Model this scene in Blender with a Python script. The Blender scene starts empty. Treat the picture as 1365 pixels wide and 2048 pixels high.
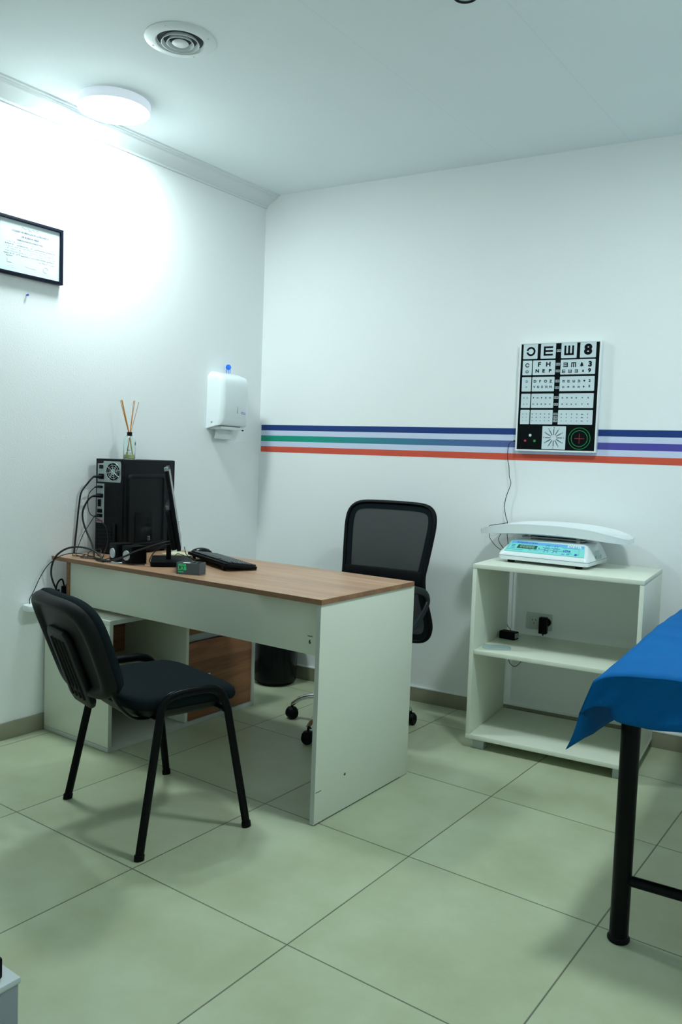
import bpy, bmesh, math, random
from mathutils import Vector, Matrix
random.seed(7)
SC = bpy.context.scene
COL = SC.collection
PI = math.pi

# ------------------------------------------------------------------ camera
cam_d = bpy.data.cameras.new('camera')
cam = bpy.data.objects.new('camera', cam_d)
COL.objects.link(cam)
YAW, PITCH, ROLL, FPX = -0.6239, -0.0666, 0.0359, 1625.27
cy_, sy_ = math.cos(YAW), math.sin(YAW)
_f = Vector((sy_*math.cos(PITCH), cy_*math.cos(PITCH), math.sin(PITCH)))
_r = Vector((cy_, -sy_, 0)); _u = _r.cross(_f)
_r2 = _r*math.cos(ROLL)+_u*math.sin(ROLL); _u2 = -_r*math.sin(ROLL)+_u*math.cos(ROLL)
M = Matrix(((_r2.x, _u2.x, -_f.x), (_r2.y, _u2.y, -_f.y), (_r2.z, _u2.z, -_f.z))).to_4x4()
M.translation = Vector((3.1147, -3.5036, 1.2473))
cam.matrix_world = M
cam_d.sensor_fit = 'VERTICAL'; cam_d.sensor_height = 36.0
cam_d.lens = FPX/2048*36.0
cam_d.clip_start = 0.02
SC.camera = cam

# ------------------------------------------------------------------ world, exposure
SC.view_settings.view_transform = 'Standard'
SC.view_settings.look = 'None'
SC.view_settings.gamma = 1.0
SC.view_settings.use_curve_mapping = False
SC.view_settings.exposure = 0.41
w = bpy.data.worlds.new('world'); SC.world = w; w.use_nodes = True
w.node_tree.nodes['Background'].inputs[0].default_value = (0.75, 0.95, 1.0, 1)
w.node_tree.nodes['Background'].inputs[1].default_value = 0.3
SC.cycles.max_bounces = 10
SC.cycles.diffuse_bounces = 6
SC.cycles.transparent_max_bounces = 16
SC.cycles.use_denoising = True
SC.cycles.sample_clamp_indirect = 6.0
LAMP_A = 92.0          # emission of the ceiling lamp by the left wall
LAMP_B = 108.0          # emission of its twin over the examination table
LAMP_COL = (0.835, 0.985, 0.99, 1)

# ------------------------------------------------------------------ room frame
TH = math.atan(0.1136)                    # the back wall is a little out of square
E_ = Vector((math.cos(TH), math.sin(TH), 0))
N_ = Vector((math.sin(TH), -math.cos(TH), 0))
def wallp(s, o, z=0.0):                   # s along the back wall from the corner, o out into the room
    p = E_*s+N_*o; return (p.x, p.y, z)
CEIL = 2.69
DZ = 0.775                                # desk top

# ------------------------------------------------------------------ materials
def mat(name, col, rough=0.5, metal=0.0, spec=0.5, noise=0.0, nscale=20, bump=0.0, bscale=200, coat=0.0,
        trans=0.0, ior=1.45, emit=None, estr=0.0, alpha=1.0, sheen=0.0):
    m = bpy.data.materials.new(name); m.use_nodes = True
    nt = m.node_tree; b = nt.nodes['Principled BSDF']
    b.inputs['Base Color'].default_value = (*col, 1)
    b.inputs['Roughness'].default_value = rough
    b.inputs['Metallic'].default_value = metal
    b.inputs['Specular IOR Level'].default_value = spec
    b.inputs['Coat Weight'].default_value = coat
    b.inputs['Transmission Weight'].default_value = trans
    b.inputs['IOR'].default_value = ior
    b.inputs['Alpha'].default_value = alpha
    b.inputs['Sheen Weight'].default_value = sheen
    if emit:
        b.inputs['Emission Color'].default_value = (*emit, 1); b.inputs['Emission Strength'].default_value = estr
    tc = nt.nodes.new('ShaderNodeTexCoord')
    n = nt.nodes.new('ShaderNodeTexNoise'); n.inputs['Scale'].default_value = nscale; n.inputs['Detail'].default_value = 5
    nt.links.new(tc.outputs['Object'], n.inputs['Vector'])
    if noise > 0:
        r = nt.nodes.new('ShaderNodeMix'); r.data_type = 'RGBA'
        r.inputs['A'].default_value = (*[c*(1-noise) for c in col], 1)
        r.inputs['B'].default_value = (*[min(1, c*(1+noise)) for c in col], 1)
        nt.links.new(n.outputs['Fac'], r.inputs['Factor']); nt.links.new(r.outputs['Result'], b.inputs['Base Color'])
    if bump > 0:
        n2 = nt.nodes.new('ShaderNodeTexNoise'); n2.inputs['Scale'].default_value = bscale; n2.inputs['Detail'].default_value = 3
        nt.links.new(tc.outputs['Object'], n2.inputs['Vector'])
        bp = nt.nodes.new('ShaderNodeBump'); bp.inputs['Strength'].default_value = bump; bp.inputs['Distance'].default_value = 0.002
        nt.links.new(n2.outputs['Fac'], bp.inputs['Height']); nt.links.new(bp.outputs['Normal'], b.inputs['Normal'])
    return m

def wood(name, c1, c2, axis=0, rough=0.45, scale=1.0):
    m = mat(name, c1, rough); nt = m.node_tree; b = nt.nodes['Principled BSDF']
    tc = nt.nodes.new('ShaderNodeTexCoord'); mp = nt.nodes.new('ShaderNodeMapping')
    s = [26*scale]*3; s[axis] = 1.6*scale; mp.inputs['Scale'].default_value = s
    nt.links.new(tc.outputs['Object'], mp.inputs['Vector'])
    n = nt.nodes.new('ShaderNodeTexNoise'); n.inputs['Scale'].default_value = 1.0; n.inputs['Detail'].default_value = 7
    n.inputs['Roughness'].default_value = 0.62; n.inputs['Distortion'].default_value = 0.8
    nt.links.new(mp.outputs['Vector'], n.inputs['Vector'])
    cr = nt.nodes.new('ShaderNodeValToRGB')
    cr.color_ramp.elements[0].position = 0.30; cr.color_ramp.elements[0].color = (*c2, 1)
    cr.color_ramp.elements[1].position = 0.68; cr.color_ramp.elements[1].color = (*c1, 1)
    nt.links.new(n.outputs['Fac'], cr.inputs['Fac'])
    # broad figure
    mp2 = nt.nodes.new('ShaderNodeMapping'); s2 = [5*scale]*3; s2[axis] = 0.7*scale; mp2.inputs['Scale'].default_value = s2
    nt.links.new(tc.outputs['Object'], mp2.inputs['Vector'])
    n2 = nt.nodes.new('ShaderNodeTexNoise'); n2.inputs['Scale'].default_value = 1.0; n2.inputs['Detail'].default_value = 3
    nt.links.new(mp2.outputs['Vector'], n2.inputs['Vector'])
    mr = nt.nodes.new('ShaderNodeMapRange'); mr.inputs['From Min'].default_value = 0.3; mr.inputs['From Max'].default_value = 0.7
    mr.inputs['To Min'].default_value = 0.78; mr.inputs['To Max'].default_value = 1.12
    nt.links.new(n2.outputs['Fac'], mr.inputs['Value'])
    mx = nt.nodes.new('ShaderNodeVectorMath'); mx.operation = 'SCALE'
    nt.links.new(cr.outputs['Color'], mx.inputs[0]); nt.links.new(mr.outputs['Result'], mx.inputs['Scale'])
    nt.links.new(mx.outputs['Vector'], b.inputs['Base Color'])
    return m

MT = {}
MT['white_board'] = mat('white_melamine', (0.72, 0.76, 0.65), 0.42, noise=0.02, nscale=6)
MT['board_edge'] = mat('white_board_edge', (0.50, 0.53, 0.49), 0.5)
MT['oak'] = wood('oak_laminate', (0.52, 0.32, 0.20), (0.34, 0.18, 0.10), 0, 0.34)
MT['oak_edge'] = wood('oak_edge_band', (0.36, 0.19, 0.10), (0.22, 0.105, 0.055), 0, 0.5)
MT['oak_door'] = wood('oak_door', (0.40, 0.17, 0.075), (0.17, 0.062, 0.028), 1, 0.45, 0.8)
MT['oak_dark'] = wood('oak_back_panel', (0.34, 0.17, 0.08), (0.2, 0.09, 0.04), 1, 0.55)
MT['black_plastic'] = mat('black_plastic', (0.002, 0.003, 0.004), 0.5, spec=0.16, bump=0.15, bscale=600)
MT['black_gloss'] = mat('black_gloss_plastic', (0.002, 0.0026, 0.0035), 0.18, spec=0.25)
MT['black_paint'] = mat('black_painted_steel', (0.0012, 0.002, 0.0028), 0.30, spec=0.16)
MT['black_cloth'] = mat('charcoal_upholstery', (0.0062, 0.0110, 0.0135), 0.9, noise=0.12, nscale=500, bump=0.4, bscale=1200, spec=0.1)
MT['armrest'] = mat('dark_grey_plastic', (0.012, 0.019, 0.023), 0.45, spec=0.3)
MT['shell'] = mat('black_moulded_plastic', (0.002, 0.0032, 0.0042), 0.46, spec=0.25, bump=0.3, bscale=900)
MT['chrome'] = mat('chrome', (0.75, 0.78, 0.8), 0.06, 1.0)
MT['steel'] = mat('zinc_steel', (0.52, 0.56, 0.55), 0.35, 1.0)
MT['foot_silver'] = mat('silver_plastic', (0.42, 0.47, 0.46), 0.4, 0.3)
MT['white_plastic'] = mat('white_plastic', (0.82, 0.87, 0.88), 0.3)
MT['white_gloss'] = mat('white_gloss_plastic', (0.80, 0.86, 0.88), 0.16, coat=0.3)
MT['ivory'] = mat('outlet_plate', (0.55, 0.60, 0.56), 0.4)
MT['cable'] = mat('black_cable', (0.012, 0.014, 0.016), 0.45)
MT['paper'] = mat('white_paper', (0.78, 0.83, 0.84), 0.8, noise=0.02)
MT['cream_paper'] = mat('cream_paper', (0.62, 0.60, 0.42), 0.8)
MT['blue_plastic'] = mat('blue_plastic', (0.01, 0.16, 0.80), 0.35)
MT['ink'] = mat('black_ink', (0.003, 0.004, 0.006), 0.6, spec=0.15)
MT['ink_soft'] = mat('grey_ink', (0.16, 0.20, 0.27), 0.7)
MT['ink_blue'] = mat('blue_ink', (0.03, 0.05, 0.50), 0.6)
MT['green_print'] = mat('green_print', (0.05, 0.72, 0.25), 0.6)
MT['grey_card'] = mat('grey_card', (0.085, 0.105, 0.115), 0.65)
MT['grey_card_dark'] = mat('dark_grey_card', (0.03, 0.036, 0.04), 0.7)
MT['grey_plastic'] = mat('grey_plastic', (0.26, 0.30, 0.33), 0.45)

# blue non-woven sheet
def sheet_mat():
    m = mat('blue_nonwoven', (0.0, 0.105, 0.33), 0.75, noise=0.10, nscale=14, bump=0.35, bscale=260, spec=0.12)
    b = m.node_tree.nodes['Principled BSDF']
    return m
MT['sheet'] = sheet_mat()

def wall_mat(name, col):
    m = mat(name, col, 0.72, noise=0.015, nscale=1.3, bump=0.25, bscale=170, spec=0.25)
    return m
MT['wall'] = wall_mat('painted_wall', (0.86, 0.885, 0.89))
MT['ceiling'] = wall_mat('painted_ceiling', (0.84, 0.90, 0.915))
def joints(m, xs):        # hairline plasterboard joints in the ceiling paint
    nt = m.node_tree; b = nt.nodes['Principled BSDF']; src = b.inputs['Base Color'].links[0].from_socket
    tc = nt.nodes.new('ShaderNodeTexCoord'); sp = nt.nodes.new('ShaderNodeSeparateXYZ'); nt.links.new(tc.outputs['Object'], sp.inputs[0])
    for x in xs:
        c = nt.nodes.new('ShaderNodeMath'); c.operation = 'COMPARE'; nt.links.new(sp.outputs[0], c.inputs[0]); c.inputs[1].default_value = x; c.inputs[2].default_value = 0.0012
        k = nt.nodes.new('ShaderNodeMath'); k.operation = 'MULTIPLY'; nt.links.new(c.outputs[0], k.inputs[0]); k.inputs[1].default_value = 0.10
        mx = nt.nodes.new('ShaderNodeMix'); mx.data_type = 'RGBA'; nt.links.new(k.outputs[0], mx.inputs['Factor']); nt.links.new(src, mx.inputs['A'])
        mx.inputs['B'].default_value = (0.25, 0.28, 0.29, 1); src = mx.outputs['Result']
    nt.links.new(src, b.inputs['Base Color'])
joints(MT['ceiling'], (1.393, 1.945))
MT['cornice'] = mat('plaster_cornice', (0.76, 0.80, 0.81), 0.6)
MT['skirting'] = mat('tile_skirting', (0.27, 0.27, 0.195), 0.4, noise=0.06, nscale=9)

def floor_mat():
    m = mat('beige_floor_tiles', (0.5, 0.5, 0.4), 0.3); nt = m.node_tree; b = nt.nodes['Principled BSDF']
    tc = nt.nodes.new('ShaderNodeTexCoord')
    sep = nt.nodes.new('ShaderNodeSeparateXYZ'); nt.links.new(tc.outputs['Object'], sep.inputs[0])
    def mth(op, a, b_=None, c=None):
        n = nt.nodes.new('ShaderNodeMath'); n.operation = op
        for i, v in enumerate((a, b_, c)):
            if v is None: continue
            if isinstance(v, (int, float)): n.inputs[i].default_value = v
            else: nt.links.new(v, n.inputs[i])
        return n.outputs[0]
    ds, cells = [], []
    for k, off in ((0, 1.8659), (1, -1.9374)):
        t = mth('DIVIDE', mth('SUBTRACT', sep.outputs[k], off), 0.6)
        fr = mth('FRACT', mth('ADD', t, 20.0))
        ds.append(mth('MINIMUM', fr, mth('SUBTRACT', 1.0, fr)))
        cells.append(mth('FLOOR', mth('ADD', t, 20.0)))
    d = mth('MINIMUM', ds[0], ds[1])
    line = mth('SUBTRACT', 1.0, mth('SMOOTH_MIN', mth('DIVIDE', d, 0.0055), 1.0, 0.1))
    comb = nt.nodes.new('ShaderNodeCombineXYZ'); nt.links.new(cells[0], comb.inputs[0]); nt.links.new(cells[1], comb.inputs[1])
    wn = nt.nodes.new('ShaderNodeTexWhiteNoise'); nt.links.new(comb.outputs[0], wn.inputs['Vector'])
    n1 = nt.nodes.new('ShaderNodeTexNoise'); n1.inputs['Scale'].default_value = 3.2; n1.inputs['Detail'].default_value = 6; n1.inputs['Roughness'].default_value = 0.6
    off = nt.nodes.new('ShaderNodeVectorMath'); off.operation = 'MULTIPLY_ADD'
    nt.links.new(wn.outputs['Color'], off.inputs[0]); off.inputs[1].default_value = (7, 7, 7); nt.links.new(tc.outputs['Object'], off.inputs[2])
    nt.links.new(off.outputs[0], n1.inputs['Vector'])
    cr = nt.nodes.new('ShaderNodeValToRGB')
    cr.color_ramp.elements[0].position = 0.30; cr.color_ramp.elements[0].color = (0.375, 0.415, 0.265, 1)
    cr.color_ramp.elements[1].position = 0.72; cr.color_ramp.elements[1].color = (0.485, 0.545, 0.39, 1)
    nt.links.new(n1.outputs['Fac'], cr.inputs['Fac'])
    mx = nt.nodes.new('ShaderNodeMix'); mx.data_type = 'RGBA'
    nt.links.new(line, mx.inputs['Factor']); nt.links.new(cr.outputs['Color'], mx.inputs['A'])
    mx.inputs['B'].default_value = (0.045, 0.042, 0.035, 1)
    nt.links.new(mx.outputs['Result'], b.inputs['Base Color'])
    b.inputs['Roughness'].default_value = 0.36
    b.inputs['Specular IOR Level'].default_value = 0.4
    bp = nt.nodes.new('ShaderNodeBump'); bp.inputs['Strength'].default_value = 0.5; bp.inputs['Distance'].default_value = 0.001; bp.invert = True
    nt.links.new(line, bp.inputs['Height']); nt.links.new(bp.outputs['Normal'], b.inputs['Normal'])
    return m
MT['floor'] = floor_mat()

def emis(name, col, s):
    m = bpy.data.materials.new(name); m.use_nodes = True; nt = m.node_tree
    nt.nodes.remove(nt.nodes['Principled BSDF'])
    e = nt.nodes.new('ShaderNodeEmission'); e.inputs[0].default_value = col; e.inputs[1].default_value = s
    nt.links.new(e.outputs[0], nt.nodes['Material Output'].inputs[0]); return m

# ------------------------------------------------------------------ mesh helpers
def fin(name, bm, m, parent=None, smooth=True, bev=0.0, seg=2, ang=35, recalc=True):
    if recalc: bmesh.ops.recalc_face_normals(bm, faces=bm.faces[:])
    if bev > 0:
        es = [e for e in bm.edges if len(e.link_faces) == 2 and e.calc_face_angle(0) > math.radians(30)]
        bmesh.ops.bevel(bm, geom=es, offset=bev, segments=seg, affect='EDGES', profile=0.5, clamp_overlap=True)
    if smooth:
        for f in bm.faces: f.smooth = True
        for e in bm.edges:
            if len(e.link_faces) == 2 and e.calc_face_angle(0) > math.radians(ang): e.smooth = False
    me = bpy.data.meshes.new(name); bm.to_mesh(me); bm.free()
    if isinstance(m, (list, tuple)):
        for k in m: me.materials.append(k)
    else: me.materials.append(m)
    o = bpy.data.objects.new(name, me); COL.objects.link(o)
    if parent: o.parent = parent
    return o
def tag(o, label, cat, group=None):
    o['label'] = label; o['category'] = cat
    if group: o['group'] = group
    return o
def thing(name, label, cat, loc=(0, 0, 0), rz=0.0, group=None):
    o = bpy.data.objects.new(name, None); COL.objects.link(o); o.empty_display_size = 0.05
    o.location = loc; o.rotation_euler = (0, 0, rz)
    return tag(o, label, cat, group)
def struct(o): o['kind'] = 'structure'; return o

def BM(): return bmesh.new()
def box(bm, x0, x1, y0, y1, z0, z1, M4=None):
    vs = [bm.verts.new((x, y, z)) for z in (z0, z1) for y in (y0, y1) for x in (x0, x1)]
    fs = [(0, 2, 3, 1), (4, 5, 7, 6), (0, 1, 5, 4), (2, 6, 7, 3), (0, 4, 6, 2), (1, 3, 7, 5)]
    for f in fs: bm.faces.new([vs[i] for i in f])
    if M4: bmesh.ops.transform(bm, matrix=M4, verts=vs)
    return vs
def bx(name, x0, x1, y0, y1, z0, z1, m, parent=None, bev=0.0015, seg=2):
    b = BM(); box(b, x0, x1, y0, y1, z0, z1); return fin(name, b, m, parent, bev=bev, seg=seg)
def catmull(pts, n=8, closed=False):
    P = [Vector(p) for p in pts]; out = []; L = len(P)
    rng = range(L) if closed else range(L-1)
    for i in rng:
        if closed: p0, p1, p2, p3 = P[i-1], P[i], P[(i+1) % L], P[(i+2) % L]
        else:
            p1, p2 = P[i], P[i+1]
            p0 = P[i-1] if i > 0 else p1*2-p2
            p3 = P[i+2] if i+2 < L else p2*2-p1
        for k in range(n):
            t = k/n
            out.append(0.5*((2*p1)+(-p0+p2)*t+(2*p0-5*p1+4*p2-p3)*t*t+(-p0+3*p1-3*p2+p3)*t**3))
    if not closed: out.append(P[-1])
    return out
def tube(bm, pts, r, seg=10, closed=False, smooth=0, rb=None, up=(0, 0, 1), taper=None, cap=True):
    """r across, rb along the section's second axis (oval tubes)"""
    P = catmull(pts, smooth, closed) if smooth else [Vector(p) for p in pts]
    n = len(P); rings = []; prev = None
    for i in range(n):
        if closed: t = (P[(i+1) % n]-P[i-1])
        else: t = P[min(i+1, n-1)]-P[max(i-1, 0)]
        t.normalize()
        if prev is None:
            a = Vector(up)
            if abs(a.dot(t)) > 0.95: a = Vector((1, 0, 0))
            u = (a-t*a.dot(t)).normalized()
        else:
            u = (prev-t*prev.dot(t)).normalized()
        prev = u; v = t.cross(u)
        k = taper(i/(n-1)) if taper else 1.0
        ring = [bm.verts.new(P[i]+u*(math.cos(2*PI*j/seg)*(rb or r)*k)+v*(math.sin(2*PI*j/seg)*r*k)) for j in range(seg)]
        rings.append(ring)
    for i in range(n if closed else n-1):
        A, B = rings[i], rings[(i+1) % n]
        for j in range(seg): bm.faces.new((A[j], A[(j+1) % seg], B[(j+1) % seg], B[j]))
    if not closed and cap:
        bm.faces.new(list(reversed(rings[0]))); bm.faces.new(rings[-1])
def lathe(bm, prof, seg=32, c=(0, 0, 0), M4=None, annulus=False):
    """annulus=True: the profile closes on itself and gets no caps"""
    rings = []; allv = []
    for r, z in prof:
        if r < 1e-6: ring = [bm.verts.new((c[0], c[1], c[2]+z))]
        else: ring = [bm.verts.new((c[0]+r*math.cos(2*PI*j/seg), c[1]+r*math.sin(2*PI*j/seg), c[2]+z)) for j in range(seg)]
        rings.append(ring); allv += ring
    for A, B in (list(zip(rings, rings[1:]))+([(rings[-1], rings[0])] if annulus else [])):
        for j in range(seg):
            k = (j+1) % seg
            if len(A) == 1 and len(B) == 1: continue
            if len(A) == 1: bm.faces.new((A[0], B[j], B[k]))
            elif len(B) == 1: bm.faces.new((A[j], A[k], B[0]))
            else: bm.faces.new((A[j], A[k], B[k], B[j]))
    if not annulus:
        for R in (rings[0], rings[-1]):
            if len(R) > 1: bm.faces.new(R)
    if M4: bmesh.ops.transform(bm, matrix=M4, verts=allv)
    return allv
def sup(w, d, n=4, seg=48):
    out = []
    for i in range(seg):
        a = 2*PI*i/seg; c, s = math.cos(a), math.sin(a)
        out.append((w/2*math.copysign(abs(c)**(2/n), c), d/2*math.copysign(abs(s)**(2/n), s)))
    return out
def rings_solid(bm, outline, prof, disp=None, M4=None):
    """prof: list of (scale, height) from bottom centre to top centre; outline in XY"""
    R = []; allv = []
    for sc, h in prof:
        if sc < 1e-6: ring = [bm.verts.new((0, 0, h))]
        else: ring = [bm.verts.new((x*sc, y*sc, h)) for x, y in outline]
        R.append(ring); allv += ring
    n = len(outline)
    for A, B in zip(R, R[1:]):
        for j in range(n):
            k = (j+1) % n
            if len(A) == 1: bm.faces.new((A[0], B[j], B[k]))
            elif len(B) == 1: bm.faces.new((A[j], A[k], B[0]))
            else: bm.faces.new((A[j], A[k], B[k], B[j]))
    if disp:
        for v in allv: v.co = disp(v.co.copy())
    if M4: bmesh.ops.transform(bm, matrix=M4, verts=allv)
    return allv
def prism(bm, poly, z0, z1, M4=None):
    a = [bm.verts.new((x, y, z0)) for x, y in poly]; b = [bm.verts.new((x, y, z1)) for x, y in poly]; n = len(poly)
    bm.faces.new(list(reversed(a))); bm.faces.new(b)
    for i in range(n): bm.faces.new((a[i], a[(i+1) % n], b[(i+1) % n], b[i]))
    if M4: bmesh.ops.transform(bm, matrix=M4, verts=a+b)
    return a+b
def rrect(x0, x1, y0, y1, r, k=5):
    out = []
    for cx, cy, a0 in ((x1-r, y1-r, 0), (x0+r, y1-r, 90), (x0+r, y0+r, 180), (x1-r, y0+r, 270)):
        for i in range(k+1):
            a = math.radians(a0+90*i/k); out.append((cx+r*math.cos(a), cy+r*math.sin(a)))
    return out
def text_bm(bm, s, size, M4, depth=0.0002, align='CENTER', bold=0.0, sx=1.0, res=2):
    cu = bpy.data.curves.new('t', 'FONT'); cu.body = s; cu.size = size; cu.align_x = align; cu.align_y = 'CENTER'
    cu.extrude = depth; cu.offset = bold; cu.resolution_u = res
    ob = bpy.data.objects.new('t', cu); COL.objects.link(ob)
    bpy.context.view_layer.update()
    dg = bpy.context.evaluated_depsgraph_get(); me = bpy.data.meshes.new_from_object(ob.evaluated_get(dg))
    n0 = len(bm.verts); bm.from_mesh(me); bm.verts.ensure_lookup_table()
    vs = bm.verts[n0:]
    bmesh.ops.transform(bm, matrix=M4 @ Matrix.Diagonal((sx, 1, 1, 1)), verts=vs)
    bpy.data.objects.remove(ob); bpy.data.curves.remove(cu); bpy.data.meshes.remove(me)
def Tr(x, y, z): return Matrix.Translation((x, y, z))
def Rx(a): return Matrix.Rotation(a, 4, 'X')
def Ry(a): return Matrix.Rotation(a, 4, 'Y')
def Rz(a): return Matrix.Rotation(a, 4, 'Z')
# plane standing upright facing local -Y: (u right, v up)
STAND = Rx(PI/2)
def cable(name, label, cat, pts, r, m=None, parent=None, smooth=8, seg=8):
    b = BM(); tube(b, pts, r, seg, smooth=smooth); o = fin(name, b, m or MT['cable'], parent)
    if label: tag(o, label, cat)
    return o

# ================================================================== STRUCTURE
XR, YF = 3.75, -4.3
b = BM(); box(b, -0.15, XR+0.15, YF-0.15, 0.75, -0.08, 0.0); struct(fin('floor', b, MT['floor'], smooth=False))
b = BM(); box(b, -0.15, XR+0.15, YF-0.15, 0.75, CEIL, CEIL+0.08)
struct(fin('ceiling', b, MT['ceiling'], smooth=False))
b = BM(); box(b, -0.12, 0.0, YF, 0.12, 0, CEIL); struct(fin('wall_left', b, MT['wall'], smooth=False))
b = BM(); box(b, -0.1, 4.0, 0.0, 0.12, 0, CEIL)
o = struct(fin('wall_back', b, MT['wall'], smooth=False)); o.rotation_euler = (0, 0, TH)
b = BM(); box(b, XR, XR+0.12, YF, 0.6, 0, CEIL); struct(fin('wall_right', b, MT['wall'], smooth=False))
b = BM(); box(b, -0.12, XR+0.12, YF-0.12, YF, 0, CEIL); struct(fin('wall_front', b, MT['wall'], smooth=False))
b = BM(); box(b, 0.0, 0.010, YF, 0.0, 0, 0.073); struct(fin('baseboard_left', b, MT['skirting'], bev=0.001))
b = BM(); box(b, 0.005, 1.478, -0.010, 0.0, 0, 0.073); box(b, 1.482, 2.70, -0.010, 0.0, 0, 0.073); box(b, 2.704, 3.85, -0.010, 0.0, 0, 0.073)
o = struct(fin('baseboard_back', b, MT['skirting'], bev=0.001)); o.rotation_euler = (0, 0, TH)
b = BM(); box(b, 0.005, 3.85, -0.012, 0.0, 0.073, 0.079)     # white caulk line on the skirting
o = struct(fin('trim_2', b, MT['wall'], smooth=False)); o.rotation_euler = (0, 0, TH)
# cornice along the left wall: stepped and coved profile
prof = [(0, 0), (0.010, 0), (0.012, 0.006), (0.010, 0.010), (0.018, 0.016), (0.040, 0.030), (0.058, 0.040), (0.070, 0.044), (0.072, 0.052),
        (0.080, 0.053), (0.082, 0.058), (0.090, 0.059), (0.092, 0.066), (0, 0.066)]
b = BM()
A = [b.verts.new((x, YF, CEIL-0.066+z)) for x, z in prof]; B = [b.verts.new((x, 0.0+x*0.1136, CEIL-0.066+z)) for x, z in prof]
for i in range(len(prof)):
    k = (i+1) % len(prof); b.faces.new((A[i], A[k], B[k], B[i]))
b.faces.new(A); b.faces.new(B)
struct(fin('trim_1', b, MT['cornice'], ang=25))

# vinyl stripe on the back wall
def stripe_mat():
    m = mat('stripe_vinyl', (1, 1, 1), 0.45); nt = m.node_tree; bs = nt.nodes['Principled BSDF']
    tc = nt.nodes.new('ShaderNodeTexCoord'); sp = nt.nodes.new('ShaderNodeSeparateXYZ'); nt.links.new(tc.outputs['Object'], sp.inputs[0])
    mz = nt.nodes.new('ShaderNodeMapRange'); mz.inputs['From Min'].default_value = 1.2665; mz.inputs['From Max'].default_value = 1.4185
    nt.links.new(sp.outputs[2], mz.inputs['Value'])
    cr = nt.nodes.new('ShaderNodeValToRGB'); cr.color_ramp.interpolation = 'CONSTANT'
    els = cr.color_ramp.elements
    lav = (0.60, 0.66, 0.84, 1)
    els[0].position = 0; els[0].color = (0.66, 0.085, 0.045, 1)
    els[1].position = 0.207; els[1].color = lav
    for p, c in ((0.397, (0, 0, 0, 1)), (0.608, lav), (0.793, (0.003, 0.035, 0.19, 1))):
        e = els.new(p); e.color = c
    nt.links.new(mz.outputs[0], cr.inputs[0])
    # the middle band runs green - teal - slate blue - violet along its length
    mx = nt.nodes.new('ShaderNodeMapRange'); mx.inputs['From Min'].default_value = 0.0; mx.inputs['From Max'].default_value = 2.2
    nt.links.new(sp.outputs[0], mx.inputs['Value'])
    c2 = nt.nodes.new('ShaderNodeValToRGB'); e2 = c2.color_ramp.elements
    e2[0].position = 0.02; e2[0].color = (0.0, 0.30, 0.19, 1); e2[1].position = 0.95; e2[1].color = (0.075, 0.06, 0.36, 1)
    for p, c in ((0.16, (0.0, 0.31, 0.22, 1)), (0.33, (0.03, 0.22, 0.28, 1)), (0.52, (0.06, 0.15, 0.32, 1)), (0.72, (0.09, 0.11, 0.34, 1))):
        e = e2.new(p); e.color = c
    nt.links.new(mx.outputs[0], c2.inputs[0])
    def step(a, b_):
        g = nt.nodes.new('ShaderNodeMath'); g.operation = 'GREATER_THAN'; nt.links.new(mz.outputs[0], g.inputs[0]); g.inputs[1].default_value = a
        l = nt.nodes.new('ShaderNodeMath'); l.operation = 'LESS_THAN'; nt.links.new(mz.outputs[0], l.inputs[0]); l.inputs[1].default_value = b_
        k = nt.nodes.new('ShaderNodeMath'); k.operation = 'MULTIPLY'; nt.links.new(g.outputs[0], k.inputs[0]); nt.links.new(l.outputs[0], k.inputs[1]); return k
    k = step(0.397, 0.608)
    mm = nt.nodes.new('ShaderNodeMix'); mm.data_type = 'RGBA'
    nt.links.new(k.outputs[0], mm.inputs['Factor']); nt.links.new(cr.outputs[0], mm.inputs['A']); nt.links.new(c2.outputs[0], mm.inputs['B'])
    nt.links.new(mm.outputs['Result'], bs.inputs['Base Color']); return m
b = BM(); box(b, 0.012, 3.8, -0.0012, 0.0, 1.2665, 1.4185)
o = fin('wall_stripe', b, stripe_mat(), smooth=False); o.rotation_euler = (0, 0, TH)
tag(o, 'long vinyl stripe along the back wall with navy, green to violet and red bands', 'wall decal')

# ================================================================== CEILING FIXTURES
def ceiling_lamp(loc, strength, label):
    t = thing('ceiling_lamp', label, 'ceiling light', loc)
    b = BM(); lathe(b, [(0.10, 0), (0.148, 0), (0.150, -0.004), (0.150, -0.030), (0.147, -0.036), (0.138, -0.037), (0.136, -0.030), (0.10, -0.028)], 64, annulus=True)
    fin('housing', b, mat('lamp_rim', (0.85, 0.88, 0.95), 0.35, emit=(0.8, 0.88, 1.0), estr=0.25), t, ang=50)
    b = BM(); lathe(b, [(0.1355, -0.030), (0.1355, -0.037), (0.130, -0.042), (0.10, -0.046), (0.0, -0.048)], 64)
    fin('diffuser', b, emis('lit_diffuser', LAMP_COL, strength), t)
    return t
ceiling_lamp((0.262, -1.262, CEIL), LAMP_A, 'round white surface ceiling lamp, lit, beside the cornice of the left wall')
ceiling_lamp((2.60, -1.22, CEIL), LAMP_B, 'round white surface ceiling lamp, lit, above the examination table')

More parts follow.
